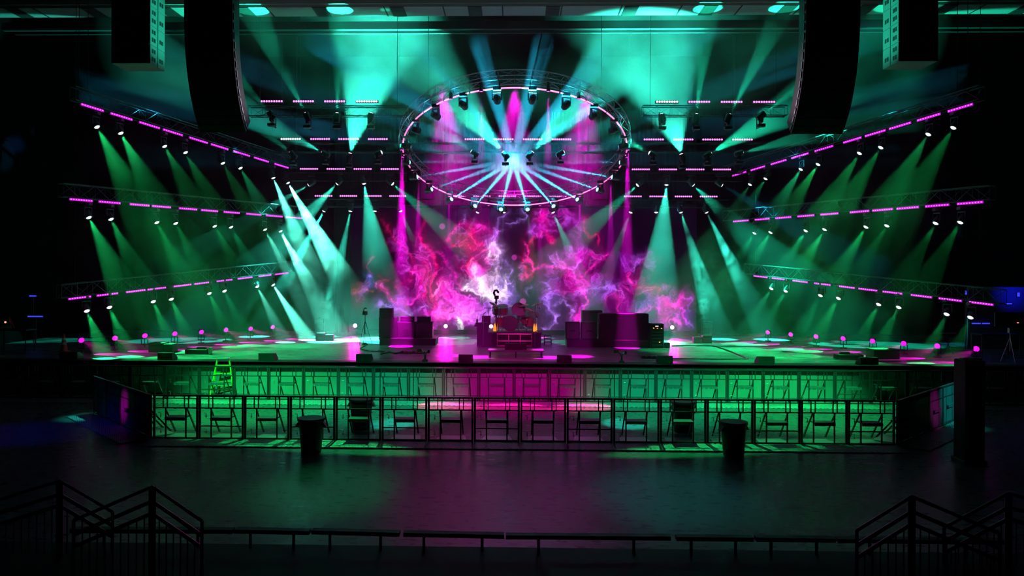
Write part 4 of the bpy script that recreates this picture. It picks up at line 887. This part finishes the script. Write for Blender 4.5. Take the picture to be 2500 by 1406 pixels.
t = thing('keyboard_stand', 'dim keyboard on a stand at the right wing behind the last magenta lamps', 'keyboard', P(2315, 815, 31.5)); build(MB().rbox((0, 0, 0), (.62, .25, .07), .01), 'body', SATIN, t); build(MB().box((0, -.06, .04), (.56, .12, .01)), 'white_keys', MAT['ivory'], t)
z_ = t.location.z-ST; build(MB().tube((-.2, 0, -.04), (.2, 0, -z_+.02), .015).tube((.2, 0, -.04), (-.2, 0, -z_+.02), .015), 'cross_legs', SATIN, t)
# left wing desk
a = P(0, 806, 30); b = P(48, 806, 30)
t = thing('side_table', 'dark side table at the far left of the stage', 'table', ((a.x+b.x)/2, 30.3, ST)); hz = a.z-ST; wd = b.x-a.x+.6
build(MB().box((0, 0, hz), (wd, .7, .05)), 'top', SATIN, t)
for sx in (-1, 1):
    for sy in (-1, 1): build(MB().tube((sx*(wd/2-.06), sy*.3, 0), (sx*(wd/2-.06), sy*.3, hz), .02, N=6), 'leg', TRUSS, t)
t = thing('warning_lamp', 'tiny glowing red lamp on the far left side table', 'lamp', (P(13, 800, 30.2).x, 30.2, ST+hz+.025)); build(MB().sphere((0, 0, .28), .04), 'bulb_dome', MAT['red_lamp'], t); build(MB().tube((0, 0, 0), (0, 0, .26), .02), 'post', SATIN, t)
t = thing('folded_cone', 'leaning dim red tube on the far left side table', 'tube', (P(27, 800, 30.3).x, 30.3, ST+hz+.025)); build(MB().tube((.1, 0, 0.03), (-.08, 0, .5), .05, .03), 'tube_body', mat('dull_red', (.35, .03, .06), .6), t)
# blue lit backstage panel, right
BLUE = mat('blue_tube', (.02, .02, .2), .4, emit=(.05, .06, 1), es=1.0)
for i, (x0, y0, x1, y1_, lab) in enumerate([(2455, 740, 2470, 743, 'short one above the screen'), (2484, 714, 2489, 724, 'upright one by the far right edge'), (2373, 788, 2394, 791, 'level one left of the screen, outer'), (2398, 788, 2416, 791, 'level one left of the screen, inner'), (2357, 710, 2361, 719, 'tiny upright one by the truss end'), (72, 721, 88, 724, 'short level one on the far left'), (68, 771, 104, 774, 'long level one on the far left')]):
    Yb = 33.9; a = P(x0, y0, Yb); b = P(x1, y1_, Yb); c = (a+b)/2
    t = thing('blue_work_light', 'dim blue backstage work light, %s' % lab, 'lamp', c, 0, 'blue backstage lights')
    build(MB().box((0, 0, 0), (b.x-a.x, .04, a.z-b.z)), 'tube', BLUE, t); build(MB().box((0, .04, 0), (b.x-a.x+.04, .04, a.z-b.z+.04)), 'housing', SATIN, t)
    if x0 < 1000 or lab.startswith('tiny'): build(MB().tube((0, .05, -(c.z-ST)), (0, .05, 0), .02), 'pole', SATIN, t)

a = P(2362, 700, 34); b = P(2530, 770, 34); b.x = min(b.x, 23.85)
t = build(MB().box((0, 0, 0), (b.x-a.x, .1, a.z-ST)), 'backstage_drape', mat('drape_blue_grey', (.12, .12, .16), .9, noise=.4, nscale=1.5)); t.location = ((a.x+b.x)/2, 34, (a.z+ST)/2); tag(t, 'blue-lit drape far backstage at the right edge', 'drape')
o = spot(None, Vector(((a.x+b.x)/2+.3, 32.6, a.z-.1)), (0.1, 1, -.05), 80, 110, (.01, .015, 1), 1); o.name = 'added_blue_lamp'  # unseen spot added to turn the drape blue
# ---------------------------------------------------------------- hanging loudspeakers
def line_array(px, sg, label):
    """curved column of cabinets"""
    Y0 = 21.0; A = P(px[0], 0, Y0); B = P(px[1], 0, Y0); wd = B.x-A.x; cx = (A.x+B.x)/2
    t = thing('line_array', label, 'loudspeaker', (cx, Y0, 16.5))
    z = P(px[0], -20, Y0).z-16.5; zb = P(px[2], px[3], Y0+1.2).z-16.5; y = 0; n = 15; hcab = .0
    tot = z-zb; hc = tot/n*1.06; pit = 0
    for i in range(n):
        pit = (i/(n-1))**1.7*math.radians(44)
        M = Matrix.Translation((0, y, z)) @ Matrix.Rotation(pit, 4, 'X')
        cab = build(MB().poly([(-wd/2, -.02, 0), (wd/2, -.02, 0), (wd/2*.94, .62, -.03), (-wd/2*.94, .62, -.03), (-wd/2, -.02, -hc-.004), (wd/2, -.02, -hc-.004), (wd/2*.94, .62, -hc-.02), (-wd/2*.94, .62, -hc-.02)],
              [(0, 3, 2, 1), (4, 5, 6, 7), (0, 1, 5, 4), (1, 2, 6, 5), (2, 3, 7, 6), (3, 0, 4, 7)], M), 'cabinet', PLASTIC, t)
        build(MB().box((0, -.03, -hc/2), (wd*.97, .012, hc*.86), M), 'grille', GR_D, cab)
        for s_ in (-1, 1): build(MB().box((s_*(wd/2+.005), .10, -hc*.5), (.03, .05, hc*.7), M), 'link_plate', ALU, cab)
        y += math.sin(pit)*hc; z -= math.cos(pit)*hc
    build(MB().box((0, .3, P(px[0], -20, Y0).z-16.5+.06), (wd*.8, .7, .08)), 'fly_frame', SATIN, t)
    return t
line_array((450, 568, 547, 328), 1, 'long curved black line array hanging at the left of the stage')
line_array((1968, 2100, 1990, 332), -1, 'long curved black line array hanging at the right of the stage')
SIDEM = mat('cabinet_side_grey', (.32, .34, .34), .5); 
def sub_array(xf0, xf1, xs, pyb, Y0, dep, sg, label):
    A = P(xf0, pyb, Y0); B = P(xf1, pyb, Y0); wd = abs(B.x-A.x); cx = (A.x+B.x)/2; zb = A.z
    t = thing('subwoofer_array', label, 'loudspeaker', (cx, Y0+dep/2, zb)); hc = .62; n = 6
    for i in range(n):
        z0 = i*hc
        c = build(MB().rbox((0, 0, z0+hc/2), (wd, dep, hc-.012), .012), 'cabinet', SIDEM, t)
        build(MB().box((0, -dep/2-.006, z0+hc/2), (wd-.01, .02, hc-.02)), 'grille', BLK, c)
        mb = MB()
        for k, yy in enumerate((-.28*dep, .24*dep)):
            for dy in (-.07, .07):
                for dz in ((.18, .44) if yy < 0 else (.25,)):
                    mb.box((sg*(wd/2+.004), yy+dy, z0+dz*1.0), (.012, .09, .13))
        mb.box((sg*(wd/2+.004), 0, z0+hc/2), (.01, .02, hc-.02))
        build(mb, 'hand_hole', BLK, c)
    build(MB().box((0, 0, n*hc+.06), (wd, dep, .08)), 'fly_frame', SATIN, t)
    build(MB().tube((0, 0, n*hc+.1), (0, 0, 16.4-zb), .03), 'hoist_chain', SATIN, t)
    return t
sub_array(272, 367, 402, 155, 24.0, 1.0, 1, 'hanging column of square subwoofers at the far left, its side lit green')
sub_array(2193, 2290, 2153, 150, 24.0, 1.0, -1, 'hanging column of square subwoofers at the far right, its side lit green')

# ---------------------------------------------------------------- foreground: parapet, drink rail, handrails
mb = MB(); mb.box((0, 5.2, zat(1336, 7)/2-.1), (24, 3.6, zat(1336, 7)-.2+.0)); zp = zat(1336, 7)
par = struct(MB().box((0, 5.0, zp/2), (26, 4.0, zp)), 'wall_front', MAT['matte_black'] if 'matte_black' in MAT else BLK)
RAILM = mat('rail_dark', (.01, .01, .011), .5)
SEG = [(176, 570, 1288, 1290), (575, 757, 1289, 1293), (763, 976, 1291, 1297), (986, 1231, 1297, 1302), (1235, 1636, 1303, 1306), (1650, 1837, 1307, 1309), (1844, 2036, 1309, 1311), (2042, 2450, 1312, 1316)]
for i, (x0, x1, y0, y1_) in enumerate(SEG):
    A = P(x0, y0+5, 6.9); B = P(x1, y1_+5, 6.9); t = thing('guard_rail', 'black low guard rail section on the front parapet, %s from the left' % ORD[i], 'rail', ((A.x+B.x)/2, 6.9, zp), 0, 'guard rail sections')
    d = B-A; a = Vector((A.x-t.location.x, 0, A.z-zp)); b = Vector((B.x-t.location.x, 0, B.z-zp))
    mb = MB(); mb.poly([a+Vector((0, y, z)) for y in (-.04, .04) for z in (-.018, .018)]+[b+Vector((0, y, z)) for y in (-.04, .04) for z in (-.018, .018)], [(0, 2, 3, 1), (4, 5, 7, 6), (0, 4, 6, 2), (1, 3, 7, 5), (0, 1, 5, 4), (2, 6, 7, 3)])
    build(mb, 'top_board', RAILM, t)
    for q in (.2, .78): x = a.x+(b.x-a.x)*q; build(MB().tube((x, 0, 0), (x, 0, a.z+(b.z-a.z)*q), .014, N=6), 'post', RAILM, t)
HR = mat('handrail_magenta_sheen', (.4, .12, .25), .35, .3)  # magenta sheen of the top rails put into their base colour
def handrail(pts, base, label, Y=6.4, bal=True):
    W = [P(x, y, Y) for x, y in pts]; c = W[1]; t = thing('handrail', label, 'handrail', (c.x, Y, zp), 0); L_ = [p-t.location for p in W]
    build(MB().path(L_, .014, 8), 'top_rail', HR, t)
    for k, off in (('middle_rail', .12), ('lower_rail', .22)):
        build(MB().path([p-Vector((0, 0, off)) for p in L_], .018, 6), k, RAILM, t)
    for i, p in enumerate(L_):
        build(MB().tube((p.x, 0, -.6), (p.x, 0, p.z), .03 if i == 1 else .014, N=8), 'post', RAILM, t)
    if bal:
        mb = MB()
        for s_ in range(len(L_)-1):
            n = int((L_[s_+1]-L_[s_]).length/.07)
            for k in range(1, n): q = L_[s_].lerp(L_[s_+1], k/n); mb.tube((q.x, 0, -.6), (q.x, 0, q.z-.22), .006, N=4, cap=False)
        build(mb, 'baluster', RAILM, t)
handrail([(-40, 1232), (146, 1174), (275, 1250)], 0, 'peaked stair handrail at the bottom left corner, outer of the left two', 6.7)
handrail([(180, 1270), (372, 1188), (493, 1272)], 0, 'peaked stair handrail with balusters at the bottom left, inner of the left two', 6.2)
handrail([(2092, 1295), (2226, 1212), (2440, 1302)], 0, 'peaked stair handrail at the bottom right, inner of the right two', 6.2)
handrail([(2305, 1288), (2462, 1204), (2540, 1226)], 0, 'peaked stair handrail at the bottom right corner, outer of the right two', 6.7)

# black pillar at the right of the front barricade
x_ = P(2378, 1130, 18.2); t = thing('equipment_tower', 'tall black covered tower standing at the right beside the barricade wing', 'tower', (x_.x, 18.4, 0))
hh = P(2378, 880, 18.2).z
build(MB().rbox((0, 0, hh/2), (.46, .5, hh), .03), 'cover', FABRIC, t); build(MB().rbox((0, 0, .05), (.54, .58, .1), .02), 'base', BLK, t)

# ---------------------------------------------------------------- unseen wash spots: pit and skirt, plus ones added to brighten floor, speakers, deck
def wash(loc, target, size, energy, col, sx=1.0, blend=.9, rad=.12):
    d = Vector(target)-Vector(loc); return spot(None, loc, d, size, energy, col, blend, rad, sx)
WASH = [((-9, 15, 13), (-8.8, 25.0, 0), 28, 27000, GREEN), ((-3.5, 15, 13), (-4.4, 25.0, 0), 24, 17000, (.012, 1, .4)), ((3.5, 15, 13), (4.8, 25.0, 0), 24, 17000, (.012, 1, .4)), ((9, 15, 13), (9.2, 25.0, 0), 28, 27000, GREEN),
        ((-4, 26.8, 13), G(790, 1190), 13, 2600, (.012, 1, .3)), ((4, 26.8, 13), G(1640, 1200), 14, 2000, (.0, .8, .8)), ((-.3, 26.8, 13), G(1215, 1230), 17, 1600, (1, 0, .55)), ((-10, 26.8, 12), G(215, 1018), 8, 6000, (.01, 1, .7)), ((10, 26.8, 12), G(2330, 1040), 8, 6000, (.01, 1, .7)), ((-16, 11, 12), P(312, 1000, 21.6), 2.6, 16000, MAG), ((17, 11, 12), P(2318, 975, 23.0), 6.2, 14000, (.02, .8, .75)), ((16, 11, 12), P(2278, 1000, 22.2), 3.6, 9000, (.8, .04, .6)),  # spots added for the floor sheen and the lit wing panels
        ((-2, 31.6, 9), P(385, 60, 24.5), 13, 9000, (.02, 1, .6)), ((2, 31.6, 9), P(2172, 60, 24.5), 13, 9000, (.02, 1, .6)), ((-1, 31.6, 10.4), P(600, 200, 21.6), 12, 1500, (.8, .6, .8)), ((1, 31.6, 10.4), P(1940, 200, 21.6), 12, 1500, (.8, .5, .7)),  # spots added to brighten the sides of the hanging speakers
        ((0, 15.5, 13), (0, 26.6, 0), 24, 12000, (1, .0, .5)), ((0, 14, 12), (.1, 33.6, 2.3), 6.5, 15000, (1, .05, .55)),  # unseen magenta on the skirt, and a spot added for the drum kit
        ((-3.5, 14, 13), (-7.2, 31.5, 1.2), 15, 13000, (.01, 1, .4)), ((3.5, 14, 13), (8.4, 31.5, 1.2), 15, 13000, (.01, 1, .4)), ((-1.5, 14, 13), (-.6, 30.5, 1.2), 14, 5000, (1, .0, .5)), ((3, 14, 13), (3.4, 30.2, 1.2), 11, 3000, (1, .0, .5)), ((-3, 14, 13), (-3.4, 30.5, 1.2), 11, 3000, (1, .0, .5))]  # spots added to colour the stage deck
for l_, t_, s_, e_, c_ in WASH: o = wash(l_, t_, s_, e_, c_); o.name = 'unseen_wash_lamp'
# unseen spots placed for the cyan and pink pools in the pit
for px, py in ((960, 1034), (1525, 1034)):
    g = G(px, py, 0); o = wash((g.x*.6, 33, 12.5), g, 4.6, 26000, (.01, 1, .75), blend=.1); o.name = 'unseen_pool_lamp'
for x_ in (-2.1, 0, 2.2):
    o = wash((x_*.8, 26.9, 10.5), (x_, 25.2, 0), 7, 24000 if x_ else 15000, PINK, 1.9, .3); o.name = 'unseen_pool_lamp'
for x_ in (-6.2, 6.2):
    o = wash((x_*.7, 26.8, 11), (x_, 19.75, 0), 5.5, 7000, GREEN, 7, .4); o.name = 'unseen_pool_lamp'  # unseen backlights added to brighten the front foot plates
o = wash((-21, 16, 6), G(15, 1062), 24, 900, (.01, .01, 1)); o.name = 'added_blue_lamp'  # unseen spot added for the blue patch on the left floor
for x_ in (-3.2, 0, 3.2):
    o = wash((x_, 33.0, 12.6), (x_*1.05, 40.5, 9.2), 26, 50000, (1, .0, .75), blend=.8); o.name = 'added_curtain_lamp'  # bare spots added to wash the curtain and haze magenta
# unseen area light added to lift the soffit
a_ = bpy.data.lights.new('added_soffit_fill', 'AREA'); a_.energy = 26; a_.size = 26; a_.size_y = .3; a_.shape = 'RECTANGLE'; a_.color = (.8, .9, .9)
o = bpy.data.objects.new('added_soffit_fill', a_); COL.objects.link(o); o.location = (0, 27.3, 13.2); o.rotation_euler = (math.radians(180-52), 0, 0)
# unseen spot added to throw a blue disc at the left
o = wash((-14, 22, 9), P(40, 350, 35.0), 3.2, 60000, (.03, .3, 1)); o.name = 'added_disc_spot'

# ---------------------------------------------------------------- haze
def vol_mat(name, dens, scale=.35, lo=.3, hi=1.8, ellipsoid=False, detail=3, dist=.6, nlo=.35, nhi=.68):
    m = bpy.data.materials.new(name); m.use_nodes = True; nt = m.node_tree; nt.nodes.clear(); N = nt.nodes.new; L = nt.links.new
    out = N('ShaderNodeOutputMaterial'); v = N('ShaderNodeVolumeScatter'); v.inputs['Color'].default_value = (1, 1, 1, 1); L(v.outputs[0], out.inputs['Volume'])
    v.inputs['Anisotropy'].default_value = .0
    tc = N('ShaderNodeTexCoord'); gm = N('ShaderNodeNewGeometry'); n = N('ShaderNodeTexNoise'); n.inputs['Scale'].default_value = scale; n.inputs['Detail'].default_value = detail; n.inputs['Distortion'].default_value = dist
    L(gm.outputs['Position'], n.inputs['Vector'])
    r = N('ShaderNodeMapRange'); r.inputs[1].default_value = nlo; r.inputs[2].default_value = nhi; r.inputs[3].default_value = dens*lo; r.inputs[4].default_value = dens*hi
    L(n.outputs['Fac'], r.inputs[0]); res = r.outputs[0]
    if ellipsoid:
        ln = N('ShaderNodeVectorMath'); ln.operation = 'LENGTH'; L(tc.outputs['Object'], ln.inputs[0])
        q = N('ShaderNodeMapRange'); q.interpolation_type = 'SMOOTHSTEP'; q.inputs[1].default_value = .35; q.inputs[2].default_value = 1; q.inputs[3].default_value = 1; q.inputs[4].default_value = 0; L(ln.outputs['Value'], q.inputs[0])
        mu = N('ShaderNodeMath'); mu.operation = 'MULTIPLY'; L(res, mu.inputs[0]); L(q.outputs[0], mu.inputs[1]); res = mu.outputs[0]
    L(res, v.inputs['Density']); return m
hz = build(MB().box((0, (27.0+40.1)/2, (1.25+16.4)/2), (35, 13.1, 15.15)), 'haze', vol_mat('stage_haze', HAZE, lo=.06, hi=2.5, nlo=.36, nhi=.70)); hz['kind'] = 'stuff'; tag(hz, 'thin haze hanging over the whole stage', 'haze')
def cloud(px, py, Y, r, dens, label, lo=0.0, scale=1.3):
    o = build(MB().sphere((0, 0, 0), 1.0, 16), 'smoke_cloud', vol_mat('smoke_cloud', dens, scale, lo, 1.8, True, 5, 1.2, .42, .66)); o.location = P(px, py, Y); o.scale = r; o['kind'] = 'stuff'; tag(o, label, 'smoke')
cloud(730, 570, 38.0, (3.2, 1.5, 4.4), .10, 'dense smoke drifting at the left of the stage in the lamp beams')
cloud(1745, 650, 38.4, (2.0, 1.5, 3.0), .08, 'dense smoke drifting at the right of the stage in the lamp beams')
cloud(797, 735, 39.0, (.45, .4, 1.3), .5, 'thin plume rising from the smoke machine at the left of the stage', scale=2.2)
cloud(1712, 745, 39.0, (.5, .4, 1.2), .45, 'thin plume rising from the smoke machine at the right of the stage', scale=2.2)
